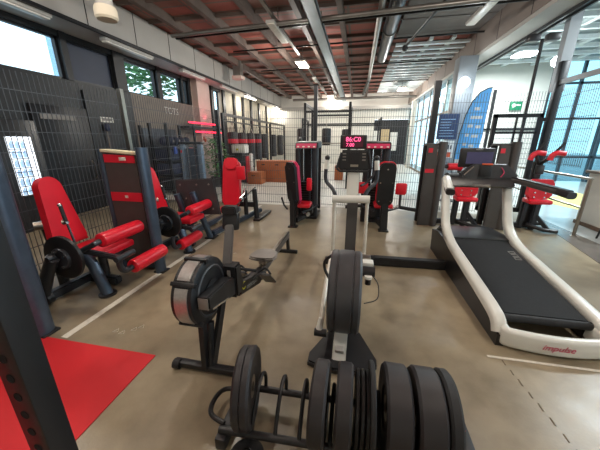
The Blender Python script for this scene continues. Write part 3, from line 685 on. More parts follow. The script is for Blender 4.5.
for s_ in (-1, 1):
    fo = B().bar((-.905+s_*.12, 2.16, .42), (-.905+s_*.12, 2.38, .22), .12, .02, bev=.008).build('footrest', 'darkgrey', t)
    B().tube([(-.905+s_*.12-.06, 2.2, .4), (-.905+s_*.12, 2.22, .45), (-.905+s_*.12+.06, 2.2, .4)], .01, 6, smooth=4).build('strap', 'rubber', fo)
B().tube([(-1.02, 2.02, .52), (-.9, 1.95, .56), (-.8, 2.02, .52)], .014, 8, smooth=4).build('pull_handle', 'rubber', t)
rl = B().bar((-.905, 2.3, .3), (-.92, 3.63, .3), .06, .09, bev=.008).build('rail', 'shroud', t)
B().bar((-.905, 2.32, .347), (-.92, 3.62, .347), .04, .006).build('rail_strip', 'steel', rl)
se = B().prism([(-1.06, 2.52), (-1.04, 2.45), (-.96, 2.43), (-.91, 2.46), (-.86, 2.43), (-.78, 2.45), (-.76, 2.52), (-.79, 2.66), (-.87, 2.71), (-.91, 2.67), (-.95, 2.71), (-1.03, 2.66)], 'Z', .405, .445, .014).build('seat', 'seatgrey', t)
B().box((-.95, 2.48, .35), (-.87, 2.64, .41), .006).build('seat_carriage', 'steel', se)
B().bar((-.92, 3.62, .32), (-.92, 3.66, .03), .04, .05).build('rear_leg', 'black', t)
B().box((-1.06, 3.62, 0), (-.78, 3.67, .05), .01).build('rear_foot', 'black', t)
B().tube([(-.86, 2.05, .4), (-.8, 2.2, .42), (-.82, 2.35, .3), (-.88, 2.3, .26)], .005, 6, smooth=4).build('cable', 'rubber', t)

# ================================================================== elliptical
t = thing('elliptical_trainer', (-.03, 2.6, 0), 'elliptical trainer with big grey rear drum and white frame in the middle', 'elliptical trainer')
CY, CZ, CR = 1.9, .49, .31
dr = B().lathe([(0, -.13), (CR-.05, -.13), (CR-.012, -.125), (CR, -.11), (CR, -.072), (CR-.006, -.07), (CR-.006, -.06), (CR+.003, -.055), (CR+.003, .055), (CR-.006, .06), (CR-.006, .07), (CR, .072), (CR, .11), (CR-.012, .125), (CR-.05, .13), (0, .13)], (-.03, CY, CZ), 'X', 64).xf(Matrix.Translation((-.03, 0, 0)) @ Matrix.Diagonal((.9, 1, 1, 1)) @ Matrix.Translation((.03, 0, 0))).build('drive_drum', 'darkgrey', t)
bp = B().prism([(-.27, 1.6), (-.15, 1.56), (.15, 1.56), (.23, 1.66), (.23, 1.72), (.11, 2.0), (-.14, 2.0), (-.27, 1.7)], 'Z', 0, .05, .012).build('rear_base', 'dark', t)
po = B().bar((-.045, 1.66, .03), (-.035, 1.86, .34), .1, .05, up=(0, -1, .5), bev=.008).build('drum_post', 'white', t)
B().box((-.075, 1.66, .09), (-.01, 1.7, .15), .004, Matrix.Rotation(.57, 3, 'X')).build('post_badge', 'soffit', po)
B().bar((-.03, 1.9, .12), (-.03, 3.5, .12), .12, .1, bev=.012).build('main_beam', 'dark', t)
B().bar((-.02, 3.3, .1), (-.02, 3.42, 1.25), .13, .09, up=(0, -1, 0), bev=.012).build('mast', 'shroud', t)
B().bar((-.03, 3.32, .9), (-.03, 3.4, 1.25), .14, .13, up=(0, -1, 0), bev=.02).build('mast_cover', 'white', t)
B().box((-.35, 3.35, 0), (.3, 3.5, .07), .02).build('front_foot', 'dark', t)
b = B(); b.tube([(-.25, 3.12, .95), (.17, 3.12, .96)], .045, 16)
b.build('crossbar', 'white', t)
B().tube([(-.225, 3.12, .93), (-.225, 3.1, .3)], .02, 10).build('link_rod', 'rod', t); B().tube([(.145, 3.12, .93), (.15, 3.1, .3)], .02, 10).build('link_rod', 'rod', t)
for s_, x in ((-1, -.225), (1, .15)):
    B().tube([(x, 3.1, .3), (x-.0, 2.5, .28+.1*(s_ > 0))] + ([(x+.02, 1.82, .2)] if s_ < 0 else []), .022, 10).build('pedal_rod', 'rod', t)
B().cyl((-.24, 1.74, .2), (-.15, 1.74, .2), .03, 14).build('pedal_knob', 'dark', t)
B().tube([(-.205, 1.75, .22), (-.2, 1.78, .3)], .028, 10, scales=[1, .5]).build('rod_sleeve', 'white', t)
B().tube([(-.17, 2.3, .6), (-.235, 2.33, .52), (-.23, 2.34, .42), (-.17, 2.3, .34)], .014, 8, smooth=4).build('guard_loop', 'dark', t)
B().box((.06, 2.62, .42), (.2, 2.72, .46), .01).build('step_plate', 'steel', t)
B().cyl((.1, 2.44, .4), (.23, 2.44, .4), .05, 16).build('pedal_hub', 'dark', t)
B().box((.1, 2.5, .42), (.22, 2.6, .46), .01).build('hub_bracket', 'white', t)
B().cyl((.17, 2.38, .3), (.17, 2.38, .36), .028, 12).build('hub_knob', 'dark', t); B().cyl((.17, 2.38, .36), (.17, 2.38, .385), .036, 12).build('hub_cap', 'white', t)
B().tube([(.22, 2.42, .36), (.27, 2.42, .28), (.26, 2.3, .2), (.14, 2.2, .2)], .005, 6, smooth=5).build('cable', 'dark', t)
for s_ in (-1, 1):
    x = -.06
    a = B().tube([(x+s_*.3, 3.5, 1.38), (x+s_*.315, 3.48, 1.2), (x+s_*.3, 3.46, 1.1), (x+s_*.22, 3.42, 1.02), (x+s_*.17, 3.38, .93)], .024, 10, smooth=5).build('moving_arm', 'graphite', t)
    B().tube([(x+s_*.3, 3.5, 1.36), (x+s_*.31, 3.485, 1.25)], .03, 10).build('white_grip', 'white', a)
    B().sphere((x+s_*.3, 3.505, 1.39), .032).build('arm_cap', 'dark', a)
cn = B().prism([(-.19, 1.26), (.13, 1.26), (.16, 1.3), (.12, 1.49), (-.17, 1.49), (-.22, 1.3)], 'Y', 3.33, 3.4, .015).build('console', 'dark', t)
B().box((-.1, 3.322, 1.34), (.03, 3.33, 1.46)).build('console_panel', 'black', cn)
B().tube([(-.23, 3.3, 1.28), (-.19, 3.3, 1.25), (.13, 3.3, 1.25), (.17, 3.3, 1.28), (.13, 3.33, 1.46)], .014, 8).tube([(-.23, 3.3, 1.28), (-.18, 3.33, 1.46)], .014, 8).build('console_rim', 'rubber', cn)
B().box((-.07, 3.315, 1.3), (.02, 3.325, 1.325)).build('console_badge', 'steel', cn)
b = B()
for k in range(3): b.box((-.165, 3.322, 1.37+k*.035), (-.125, 3.329, 1.385+k*.035)); b.box((.06, 3.322, 1.37+k*.035), (.1, 3.329, 1.385+k*.035))
b.build('console_buttons', 'seatgrey', cn)
ld = B().box((-.2, 3.33, 1.5), (.1, 3.37, 1.655), .01).build('display', 'dark', t)
B().box((-.165, 3.324, 1.52), (.06, 3.33, 1.64)).build('display_window', 'ledback', ld)
text('display_digits', '86:C0', .07, (-.052, 3.322, 1.605), PI/2, 0, 'led', ld); text('display_digits', '7.00', .055, (-.085, 3.322, 1.545), PI/2, 0, 'led', ld)

# black floor beam
t = thing('floor_beam', (.75, 3.5, 0), 'long black textured beam lying on the floor beside the treadmill', 'beam')
B().bar((.25, 3.49, .06), (1.2, 3.52, .06), .11, .11, bev=.012).build('beam', 'rubber', t); B().cyl((.245, 3.49, .06), (.3, 3.49, .06), .062, 16).build('end_cap', 'dark', t)

# ================================================================== treadmill
t = thing('treadmill', (1.6, 3.1, 0), 'treadmill with white rails and black belt', 'treadmill')
for x, y_ in ((1.225, 0), (1.975, 0)):
    s_ = -1 if x < 1.6 else 1
    path = crom([(x, 2.16, .1), (x, 2.24, .19), (x, 2.5, .235), (x, 3.1, .305), (x, 3.55, .37), (x, 3.82, .5), (x, 3.95, .72), (x, 4.05, .95), (x, 4.12, 1.1)], 5)
    B().sweep(path, rrect(.1, .09, .025, 3), up=(0, -.6, .8)).build('side_rail', 'white', t)
    B().prism([(2.12, .0), (2.12, .1), (2.5, .2), (3.5, .33), (4.0, .36), (4.3, .3), (4.25, 0)], 'X', x-.03, x+.03).build('base_side', 'dark', t)
rbk = B().sweep(crom([(1.25, 2.3, .12), (1.25, 2.17, .1), (1.29, 2.11, .095), (1.6, 2.07, .095), (1.91, 2.11, .095), (1.95, 2.17, .1), (1.95, 2.3, .12)], 6), rrect(.075, .16, .03, 3), up=(0, 0, 1)).build('rear_bar', 'white', t)
text('rear_logo', 'impulse', .07, (1.57, 2.03, .1), PI/2, 0, 'logo', rbk, shear=.3).location.y -= 0
B().cyl((1.28, 2.28, .17), (1.92, 2.28, .17), .035, 16).build('rear_roller', 'rubber', t)
bl = B().bar((1.6, 2.29, .195), (1.6, 3.66, .37), .6, .03).build('belt', 'belt', t)
m = Matrix.Translation((1.83, 3.3, .341)) @ Matrix.Rotation(math.radians(7.2), 4, 'X'); b = B()
for k in range(3): b.tube([(-.03, -.07+k*.07-.022, 0), (.03, -.07+k*.07-.022, 0), (.03, -.07+k*.07+.02, 0), (-.03, -.07+k*.07+.02, 0)], .006, 4, k != 1)
b.xf(m).build('belt_print', 'greytext', bl)
B().prism([(3.64, .3), (3.66, .4), (3.8, .43), (4.2, .4), (4.32, .3), (4.32, .06), (3.64, .06)], 'X', 1.25, 1.95, .02).build('motor_hood', 'dark', t)
cs = B().prism([(3.98, 1.0), (3.92, 1.03), (3.98, 1.1), (4.12, 1.17), (4.22, 1.16), (4.2, 1.02)], 'X', 1.22, 2.0, .02).build('console_deck', 'dark', t)
B().box((1.5, 3.9, 1.02), (1.7, 3.93, 1.05), .006).build('deck_badge', 'seatgrey', cs)
B().prism([(1.36, 1.18), (1.52, 1.3), (1.9, 1.3), (2.05, 1.16), (2.0, 1.1), (1.4, 1.1)], 'Y', 4.02, 4.1, .012).build('button_panel', 'darkgrey', cs)
B().box((1.58, 4.0, 1.14), (1.72, 4.02, 1.28), .005).build('centre_panel', 'black', cs)
B().box((1.6, 3.995, 1.29), (1.72, 4.03, 1.31), .004).build('stop_key', 'orange', cs)
B().tube([(1.83, 4.01, 1.26), (1.87, 4.01, 1.2), (1.84, 4.01, 1.14)], .006, 6, smooth=3).build('panel_arc', 'logo', cs)
B().tube([(1.4, 4.0, 1.16), (1.5, 4.0, 1.27)], .008, 6).build('panel_line', 'steel', cs)
sc_ = B().box((1.34, 4.08, 1.25), (1.76, 4.13, 1.5), .018).build('monitor', 'dark', t)
B().box((1.42, 4.07, 1.3), (1.73, 4.082, 1.45)).build('screen', 'screen', sc_)
B().box((1.52, 4.074, 1.475), (1.6, 4.08, 1.485)).build('monitor_mark', 'greytext', sc_)
for x0, x1, ye, ze in ((1.22, 1.1, 3.5, 1.02), (1.98, 2.13, 3.22, 1.07)):
    hr = B().sweep(crom([(x0, 4.1, 1.09), (x0+(x1-x0)*.3, 3.95, 1.1), (x1, ye, ze)], 5), rrect(.095, .06, .02, 3)).build('handrail', 'white' if x0 < 1.5 else 'shroud', t)
    B().sweep([(x1+(x0-x1)*.14, ye+.1, ze+.01), (x1, ye-.04, ze-.006)], rrect(.1, .07, .028, 3)).build('end_grip', 'dark', hr)
    B().sweep(crom([(x0, 4.1, 1.125), (x0+(x1-x0)*.3, 3.95, 1.135), (x1, ye, ze+.035)], 4), rrect(.07, .015, .006, 2)).build('grip_pad', 'dark' if x0 > 1.5 else 'white', hr)

# ================================================================== selectorised machines before the rear fence
def stack_tower(t, x0, x1, y0, y1):
    b = B()
    B().sweep([(x0+.05, y0+.08, 0), (x0+.05, y0+.08, 1.5)], rrect(.1, .16, .04, 4), up=(0, 1, 0)).build('side_column', 'black', t)
    B().sweep([(x1-.05, y0+.08, 0), (x1-.05, y0+.08, 1.5)], rrect(.1, .16, .04, 4), up=(0, 1, 0)).build('side_column', 'graphite', t)
    B().box((x0, y1-.04, .1), (x1, y1, 1.5)).build('rear_shroud', 'dark', t)
    hd = B().prism([(y0-.02, 1.43), (y0+.06, 1.56), (y1, 1.58), (y1, 1.45)], 'X', x0, x1, .012).build('header', 'dark', t)
    lb = B().prism([(y0-.024, 1.45), (y0+.025, 1.53), (y0+.02, 1.535), (y0-.029, 1.455)], 'X', x0+.03, x1-.03).build('header_label', 'pink', hd)
    b = B(); n = 4
    for k in range(n):
        x = x0+.07+k*(x1-x0-.14)/(n-1); b.prism([(y0-.025, 1.462), (y0-.012, 1.482), (y0-.017, 1.487), (y0-.03, 1.467)], 'X', x-.02, x+.02)
    b.build('label_icons', 'wtape', hd)
    xm = (x0+x1)/2
    for s_ in (-1, 1): B().cyl((xm+s_*.08, y0+.14, .1), (xm+s_*.08, y0+.14, 1.46), .011, 8).build('guide_rod', 'chrome', t)
    b = B()
    for k in range(13): b.box((x0+.11, y0+.08, .1+k*.052), (x1-.11, y0+.2, .145+k*.052), .004)
    b.build('weight_stack', 'iron', t)
    B().box((x0, y0, 0), (x1, y1, .07), .015).build('base', 'black', t)
# hip machine left of the elliptical
t = thing('hip_machine', (-1.0, 5.3, 0), 'hip machine with black backed seat and pink header, before the wood boxes', 'hip machine', 'paired hip machines')
stack_tower(t, -1.22, -.76, 5.5, 6.1)
def pad(t, c, rz, hgt, wd, wt):
    m = Matrix.Translation(c) @ Matrix.Rotation(rz, 4, 'Z') @ Matrix.Rotation(math.radians(6), 4, 'X')
    out = rrect(wd, hgt, .09, 5, 0, hgt/2)
    b = B().prism([(a*.94, .01+bb*.975) for a, bb in out], 'Y', -.06, .0, .02).xf(m)
    B().prism(out, 'Y', 0, .06, .022).xf(m).build('back_cushion', wt, t)
    bb_ = B()
    for a, z in ((-.1, .1), (.1, .1), (-.1, hgt*.55), (.1, hgt*.55), (0, hgt*.85)): bb_.slot(1).lathe([(0, -.066), (.012, -.066), (.012, -.058)], (a, 0, z), 'Y', 8)
    bb_.xf(m); me_ = bpy.data.meshes.new('tmp'); bb_.bm.to_mesh(me_); b.bm.from_mesh(me_); bpy.data.meshes.remove(me_)
    b.build('back_shell', ['dark', 'chrome'], t)
pad(t, (-1.1, 4.95, .44), math.radians(-36), .8, .28, 'pink')
B().box((-1.06, 4.95, .36), (-.82, 5.3, .44), .03).build('seat', 'red', t)
B().bar((-1.13, 4.9, 0), (-1.15, 4.95, .75), .1, .12, up=(0, -1, 0), bev=.02).build('rear_post', 'black', t)
B().box((-1.22, 4.82, 0), (-1.04, 4.98, .025), .008).build('foot_plate', 'black', t)
B().bar((-1.1, 4.95, .12), (-.9, 5.6, .12), .1, .1, bev=.012).build('base_beam', 'black', t)
B().tube([(-1.25, 4.95, .33), (-1.33, 5.0, .4), (-1.4, 5.1, .52)], .018, 8).build('side_handle', 'black', t)
B().tube([(-1.0, 5.1, .25), (-.85, 5.2, .28), (-.7, 5.3, .36)], .02, 8).build('leg_arm', 'graphite', t); B().box((-1.0, 5.3, .15), (-.82, 5.45, .34), .02).build('cam_box', 'dark', t)
k = B().box((-.96, 5.36, .62), (-.85, 5.42, .88), .03).build('knee_pad', 'red', t); B().tube([(-.9, 5.42, .7), (-.9, 5.46, .3)], .02, 8).build('pad_stem', 'graphite', k)
B().cyl((-.95, 5.2, .2), (-.88, 5.14, .2), .05, 12).build('pivot', 'chrome', t)
# hip machine right of the elliptical
t = thing('hip_machine', (.5, 5.3, 0), 'hip machine with red outlined black backrest and square red knee pads', 'hip machine', 'paired hip machines')
stack_tower(t, .14, .62, 5.5, 6.1)
pad(t, (.52, 5.02, .47), math.radians(4), .78, .3, 'red')
B().box((.36, 5.05, .4), (.7, 5.42, .48), .03).build('seat', 'red', t)
B().bar((.55, 4.98, 0), (.53, 5.02, .8), .13, .1, up=(0, -1, 0), bev=.02).build('rear_post', 'black', t)
B().box((.46, 4.9, 0), (.64, 5.06, .025), .008).build('foot_plate', 'black', t)
B().bar((.52, 5.0, .12), (.4, 5.6, .12), .1, .1, bev=.012).build('base_beam', 'black', t)
for x, s_ in ((.84, 1), (.14, -1)):
    k = B().box((x-.1, 5.28, .62), (x+.1, 5.35, .84), .035).build('knee_pad', 'red', t)
    B().tube([(x, 5.34, .65), (x+.01, 5.36, .36), (x-s_*.25, 5.3, .3)], .024, 8).build('pad_stem', 'graphite', k)
    B().tube([(x+.01, 5.36, .37), (x+s_*.1, 5.36, .36), (x+s_*.31, 5.36, .33)], .034, 10).build('foot_grip', 'rubber', k)
B().tube([(.7, 5.1, .4), (.8, 5.12, .47)], .012, 8).build('adjust_lever', 'chrome', t); B().box((.3, 5.3, .15), (.5, 5.45, .34), .02).build('cam_box', 'dark', t)
B().tube([(.35, 5.35, 1.2), (.33, 5.3, 1.0), (.2, 5.2, .85), (.1, 5.1, .8)], .022, 8, smooth=4).build('grab_bar', 'black', t)

# arm machines behind the treadmill
def arm_machine(dx, label, two):
    t = thing('arm_machine', (1.45+dx, 5.6, 0), label, 'arm machine', 'red padded machines behind the treadmill')
    x = dx
    p = B().prism([(1.24+x, 0), (1.5+x, 0), (1.42+x, 1.5), (1.25+x, 1.54)], 'Y', 5.5, 5.56, .012).build('shroud', 'shroud', t)
    B().box((1.27+x, 5.492, 1.38), (1.34+x, 5.502, 1.46)).build('header_label', 'redpaint', p); B().box((1.25+x, 5.492, 1.02), (1.4+x, 5.502, 1.09)).build('label_strip', 'redpaint', p)
    B().sweep([(1.52+x, 5.56, 0), (1.52+x, 5.56, 1.57)], rrect(.13, .2, .06, 5), up=(0, 1, 0)).build('post', 'shroud', t)
    B().sweep([(1.3+x, 5.85, 0), (1.3+x, 5.85, 1.5)], rrect(.1, .14, .04, 4), up=(0, 1, 0)).build('post', 'black', t)
    B().box((1.25+x, 5.56, 1.5), (1.5+x, 5.85, 1.54), .01).build('top_cap', 'darkgrey', t)
    b = B()
    for k in range(11): b.box((1.3+x, 5.6, .1+k*.055), (1.46+x, 5.78, .148+k*.055), .004)
    b.build('weight_stack', 'iron', t)
    B().bar((1.4+x, 5.7, .06), (2.1+x, 5.72, .06), .1, .09, bev=.012).build('base_beam', 'black', t)
    B().bar((1.93+x, 5.7, 0), (1.93+x, 5.68, .56), .1, .09, up=(0, -1, 0), bev=.02).build('seat_post', 'graphite', t)
    B().bar((2.09+x, 5.62, 0), (2.1+x, 5.62, .56), .11, .09, up=(0, -1, 0), bev=.02).build('seat_post', 'graphite', t)
    B().box((1.84+x, 5.38, .52), (2.2+x, 5.66, .6), .03).build('seat', 'red', t)
    bk = B().prism(rrect(.38, .34, .06, 5, 2.0+x, .78), 'Y', 5.46, 5.53, .025).build('backrest', 'red', t)
    b = B()
    for a, z in ((-.08, .72), (.08, .72), (-.08, .64), (.08, .64)): b.lathe([(0, 5.448), (.014, 5.448), (.014, 5.46)], (2.0+x+a, 0, z), 'Y', 8)
    b.build('bolts', 'chrome', bk)
    B().tube([(2.0+x, 5.62, .1), (2.2+x, 5.45, .05), (2.4+x, 5.42, .04)], .035, 10).build('foot_tube', 'dark', t)
    B().tube([(2.0+x, 5.7, .08), (2.25+x, 5.78, .08), (2.38+x, 5.8, .08)], .035, 10).build('foot_tube', 'dark', t)
    B().bar((2.1+x, 5.62, .3), (2.28+x, 5.46, .04), .06, .06).build('foot_brace', 'graphite', t)
    if two:
        B().bar((2.0+x, 5.72, .08), (2.0+x, 5.72, 1.25), .13, .1, up=(0, -1, 0), bev=.02).build('column', 'dark', t)
        B().box((1.93+x, 5.6, 1.02), (2.06+x, 5.66, 1.18), .015).build('pulley_box', 'dark', t)
        for s_, xx in ((0, 1.75), (1, 2.04)):
            a = B().tube([(xx+.0+x, 5.5, 1.27), (xx+.02+x, 5.5, 1.35), (xx+.09+x, 5.5, 1.39), (xx+.2+x, 5.5, 1.38)], .042, 12, smooth=4).build('arm_pad', 'red', t)
            B().tube([(xx+.06+x, 5.52, 1.4), (xx+.18+x, 5.54, 1.55)], .02, 8).build('grip', 'rubber', a)
            B().tube([(xx+.1+x, 5.56, 1.36), (2.0+x, 5.7, 1.18)], .03, 8).build('arm_tube', 'dark', a)
    else:
        r = B().cyl((1.66+x, 5.6, 1.13), (1.9+x, 5.6, 1.13), .065, 18).build('roller', 'red', t)
        B().cyl((1.42+x, 5.6, 1.12), (1.68+x, 5.6, 1.13), .03, 10).build('roller_tube', 'graphite', r)
        B().bar((1.95+x, 5.7, .5), (1.88+x, 5.65, 1.13), .06, .06).build('roller_arm', 'graphite', t)
    return t
arm_machine(0, 'red padded machine with a narrow dark tower, single red roller, behind the left treadmill rail', False)
arm_machine(1.17, 'red padded machine with two red arm pads and black grips beside the railing', True)

# railing, counter
t = thing('railing', (3.75, 6.6, 0), 'stainless steel railing along the corridor floor', 'railing')
for x, y in ((3.78, 5.35), (3.78, 7.9)): B().cyl((x, y, 0), (x, y, 1.0), .025, 14).build('post', 'steel', t)
B().cyl((3.78, 5.33, .99), (3.78, 7.95, .99), .022, 14).build('top_rail', 'steel', t); B().cyl((3.78, 5.33, .5), (3.78, 7.95, .5), .018, 12).build('mid_rail', 'steel', t)
for y in (5.35, 7.9): B().lathe([(0, 0), (.05, 0), (.05, .01), (.03, .015)], (3.78, y, 0)).build('base_flange', 'steel', t)
t = thing('counter', (4.9, 5.6, 0), 'white counter with dark top at the right edge', 'counter')
B().box((4.4, 4.3, .06), (5.2, 6.3, 1.0)).build('body', 'wallwhite', t); B().box((4.35, 4.25, 1.0), (5.25, 6.35, 1.05), .01).build('counter_top', 'brown', t); B().box((4.38, 4.28, .003), (5.22, 6.32, .07)).build('plinth', 'brown', t)
t = thing('counter_screen', (4.7, 5.9, 1.05), 'dark screen with a red mark standing on the white counter', 'screen')
B().box((4.55, 5.75, 1.09), (4.62, 6.2, 1.5), .01).build('panel', 'dark', t); B().box((4.52, 5.9, 1.05), (4.68, 6.05, 1.09)).build('stand', 'dark', t); B().box((4.545, 5.8, 1.12), (4.55, 5.88, 1.16)).build('mark', 'redpaint', t)
t = thing('bar_stool', (4.2, 5.2, 0), 'black metal stool legs before the white counter', 'stool')
for a in range(4): B().tube([(4.16+.16*math.cos(a*PI/2+.6), 5.15+.16*math.sin(a*PI/2+.6), 0), (4.16+.08*math.cos(a*PI/2+.6), 5.15+.08*math.sin(a*PI/2+.6), .68)], .014, 8).build('leg', 'dark', t)
B().lathe([(0, .67), (.16, .67), (.17, .69), (.16, .72), (0, .72)], (4.16, 5.15, 0)).build('seat', 'dark', t)
# ================================================================== BEHIND THE FENCES
# flag, posters, exit sign
t = thing('feather_flag', (2.85, 8.0, 0), 'blue feather flag with pale lettering behind the rear fence', 'flag')
fl = [(2.5, .84), (2.49, 1.3), (2.53, 1.75), (2.6, 2.2), (2.7, 2.5), (2.84, 2.7), (3.0, 2.79), (3.09, 2.8), (3.08, 2.5), (3.07, 2.2), (3.06, 1.7), (3.02, 1.3), (2.98, .84)]
cb = B().prism(fl, 'Y', 8.0, 8.008).slot(1)
for k, (z, x0, x1) in enumerate(((2.3, 2.78, 2.9), (2.1, 2.72, 2.98), (1.9, 2.68, 2.8), (1.88, 2.86, 2.98), (1.68, 2.66, 2.74), (1.66, 2.8, 2.96), (1.46, 2.64, 2.72), (1.42, 2.78, 2.9), (1.25, 2.62, 2.7))): cb.box((x0, 7.994, z), (x1, 8.0, z+.07))
c = cb.build('cloth', ['blueflag', 'whitecloth'], t)
B().prism([(2.5, .8), (2.97, .8), (3.0, 1.12), (2.492, 1.12)], 'Y', 7.996, 8.012).build('white_band', 'whitecloth', c)
text('flag_logo', 'OO', .2, (2.72, 7.99, .95), PI/2, 0, 'dark', c)
B().tube([(2.5, 8.004, .0), (2.49, 8.004, 1.3), (2.53, 8.004, 1.75), (2.6, 8.004, 2.2), (2.7, 8.004, 2.5), (2.84, 8.004, 2.7), (3.0, 8.004, 2.79), (3.09, 8.004, 2.8)], .013, 8).build('pole', 'dark', t)
B().box((2.3, 7.85, 0), (2.7, 8.15, .03), .01).build('foot', 'dark', t)
def sign(name, lo, hi, m, label, cat='sign'): return tag(B().box(lo, hi).build(name, m), label, cat)
t = thing('poster', (2.45, 8.93, 1.6), 'navy blue poster with pale text on the grey column', 'poster')
B().box((2.22, 8.93, 1.62), (2.76, 8.945, 2.3)).build('sheet', 'posterblue', t)
b = B()
for k in range(7): b.box((2.28, 8.925, 1.7+k*.075), (2.28+random.uniform(.25, .42), 8.931, 1.715+k*.075))
b.build('print_lines', 'facade', t)
t = thing('poster', (2.45, 8.93, 1.0), 'white and orange poster under the navy poster', 'poster')
B().box((2.24, 8.93, 1.1), (2.72, 8.945, 1.58)).build('sheet', 'wallwhite', t); B().box((2.26, 8.925, 1.12), (2.66, 8.931, 1.26)).build('orange_band', 'orange', t)
b = B()
for k in range(6): b.box((2.28+k*.07, 8.925, 1.34), (2.32+k*.07, 8.931, 1.34+random.uniform(.08, .18)))
b.build('print_blocks', 'darkgrey', t)
WALLK = 1.24
t = thing('exit_sign', (4.8, 10.4, 2.5), 'small green exit sign on the corridor wall', 'sign')
B().box((4.62, 10.42, 2.5), (4.95, 10.5, 2.74), .005).build('panel', 'green', t); B().prism([(4.7, 2.56), (4.78, 2.62), (4.9, 2.62), (4.9, 2.66), (4.78, 2.66), (4.7, 2.7), (4.66, 2.63)], 'Y', 10.41, 10.42).build('arrow', 'wallwhite', t)
WALLK = 1.346
# left dark zone: door, sheet, fridge
d = struct(B().box((XL, 3.32, 0), (XL+.05, 4.18, 2.1), .005).build('door_1', 'frame'), 'dark door behind the left mesh fence', 'door')
B().box((XL+.05, 3.42, 1.9), (XL+.06, 3.95, 1.98)).build('door_label', 'seatgrey', d); B().tube([(XL+.05, 4.08, .95), (XL+.1, 4.08, 1.0), (XL+.1, 4.08, 1.2), (XL+.05, 4.08, 1.25)], .012, 8).build('door_handle', 'steel', d)
struct(B().box((XL, 4.2, 0), (XL+.04, 5.2, 2.4)).build('wall_left_panel', 'walldark'), 'dark blue grey panel beside the door', 'wall panel')
t = thing('door_sign', (XL+.04, 4.55, 1.92), 'small white sign on the dark panel behind the mesh fence', 'sign')
B().box((XL+.04, 4.43, 1.91), (XL+.05, 4.7, 2.0)).build('plate', 'wallwhite', t); b = B()
for k in range(3): b.box((XL+.05, 4.47+k*.07, 1.935), (XL+.052, 4.52+k*.07, 1.975))
b.build('print', 'seatgrey', t)
t = thing('baseball_hat', (XL+.04, 4.5, 1.55), 'blue hat hanging with pale straps under the white sign', 'hat')
B().sphere((XL+.09, 4.5, 1.82), .06, (.6, 1, 1.2)).build('cap', 'navy', t); B().tube([(XL+.08, 4.48, 1.8), (XL+.07, 4.5, 1.5), (XL+.07, 4.52, 1.35)], .012, 6).build('strap', 'seatgrey', t)
t = thing('drink_fridge', (-4.3, 2.75, 0), 'tall dark drinks fridge with a glowing bottle display', 'fridge')
B().box((-4.58, 2.55, .02), (-4.25, 3.12, 1.85), .01).build('cabinet', 'dark', t)
pn = B().box((-4.25, 2.72, .9), (-4.24, 3.0, 1.64)).build('lit_panel', 'fridge', t)
for k in range(6):
    for j in range(3):
        y = 2.755+j*.062; z = .915+k*.117
        B().lathe([(0, 0), (.024, 0), (.024, .06), (.01, .075), (.01, .09), (0, .09)], (-4.225, y, z), 'Z', 8).build('bottle', 'fridgeblue', pn)
b = B()
for k in range(6): b.box((-4.25, 2.72, .9+k*.117), (-4.2, 2.94, .908+k*.117))
b.build('shelf', 'steel', t)
tag(B().box((XL, 3.14, 1.25), (XL+.03, 3.24, 1.4), .004).build('wall_tag', 'blue'), 'small blue and white tag beside the glowing fridge', 'tag')
sign('notice_sheet', (XL, 2.65, 1.68), (XL+.01, 2.93, 2.05), 'wallwhite', 'white notice sheet on the dark wall at the left edge', 'notice')

# rack of dark balls and boxes behind the left fence
t = thing('storage_rack', (-4.2, 6.0, 0), 'dark storage rack behind the left fence, holding round balls on top', 'rack')
for y in (5.45, 6.5): B().box((-4.45, y, 0), (-4.4, y+.05, 1.95)).build('upright', 'frame', t); B().box((-4.05, y, 0), (-4.0, y+.05, 1.95)).build('upright', 'frame', t)
for z in (.5, .82, 1.13, 1.44): B().box((-4.45, 5.45, z), (-4.0, 6.55, z+.03)).build('shelf', 'frame', t)
names = ['nearest the fence post', 'second along', 'third along', 'fourth along', 'farthest along']
for k in range(5):
    t = thing('medicine_ball', (-4.2, 5.58+k*.21, 1.47), 'dark navy ball on the top shelf of the storage rack, ' + names[k], 'ball', 'balls on the storage rack')
    B().sphere((-4.2, 5.58+k*.21, 1.57), .1).build('ball_shell', 'navy', t); B().box((-4.105, 5.56+k*.21, 1.55), (-4.098, 5.6+k*.21, 1.6)).build('white_mark', 'seatgrey', t)
for k in range(3):
    for j, z in enumerate((.53, .85, 1.16)):
        tag(B().box((-4.4, 5.5+k*.35, z), (-4.02, 5.8+k*.35, z+.24), .02).build('storage_box', 'navy' if (k+j) % 3 else 'dark'), '%s storage box on the %s shelf of the dark rack, %s' % ('navy' if (k+j) % 3 else 'black', ('bottom', 'middle', 'third')[j], ('nearest', 'middle', 'farthest')[k]), 'storage box', 'boxes on the storage rack')
for k, (y, z, m, lab) in enumerate(((5.6, 1.4, 'blue', 'bright blue packet hanging on the storage rack'), (5.85, 1.35, 'wallwhite', 'white packet hanging on the storage rack'), (6.2, 1.36, 'pink', 'pink packet hanging on the storage rack'), (6.4, 1.34, 'wallwhite', 'second white packet on the storage rack, beside the pink one'))):
    tag(B().box((-4.0, y, z-.1), (-3.97, y+.1, z+.06), .01).build('packet', m), lab, 'packet', 'packets on the storage rack')
t = thing('letter_sign', (XL, 6.5, 2.2), 'dark letter sign on the taupe wall under the windows', 'sign')
text('letters', 'TOTS', .22, (XL+.01, 6.55, 2.28), PI/2, PI/2, 'wallwhite', t)
t = thing('wall_mirror', (XL, 5.8, 1), 'dark framed mirror strip on the taupe wall', 'mirror')
B().box((XL, 5.35, .7), (XL+.03, 5.42, 1.9)).build('frame', 'frame', t); B().box((XL, 5.45, .9), (XL+.015, 6.6, 1.85)).build('panel', 'ductdark', t)
WALLK = 1.1
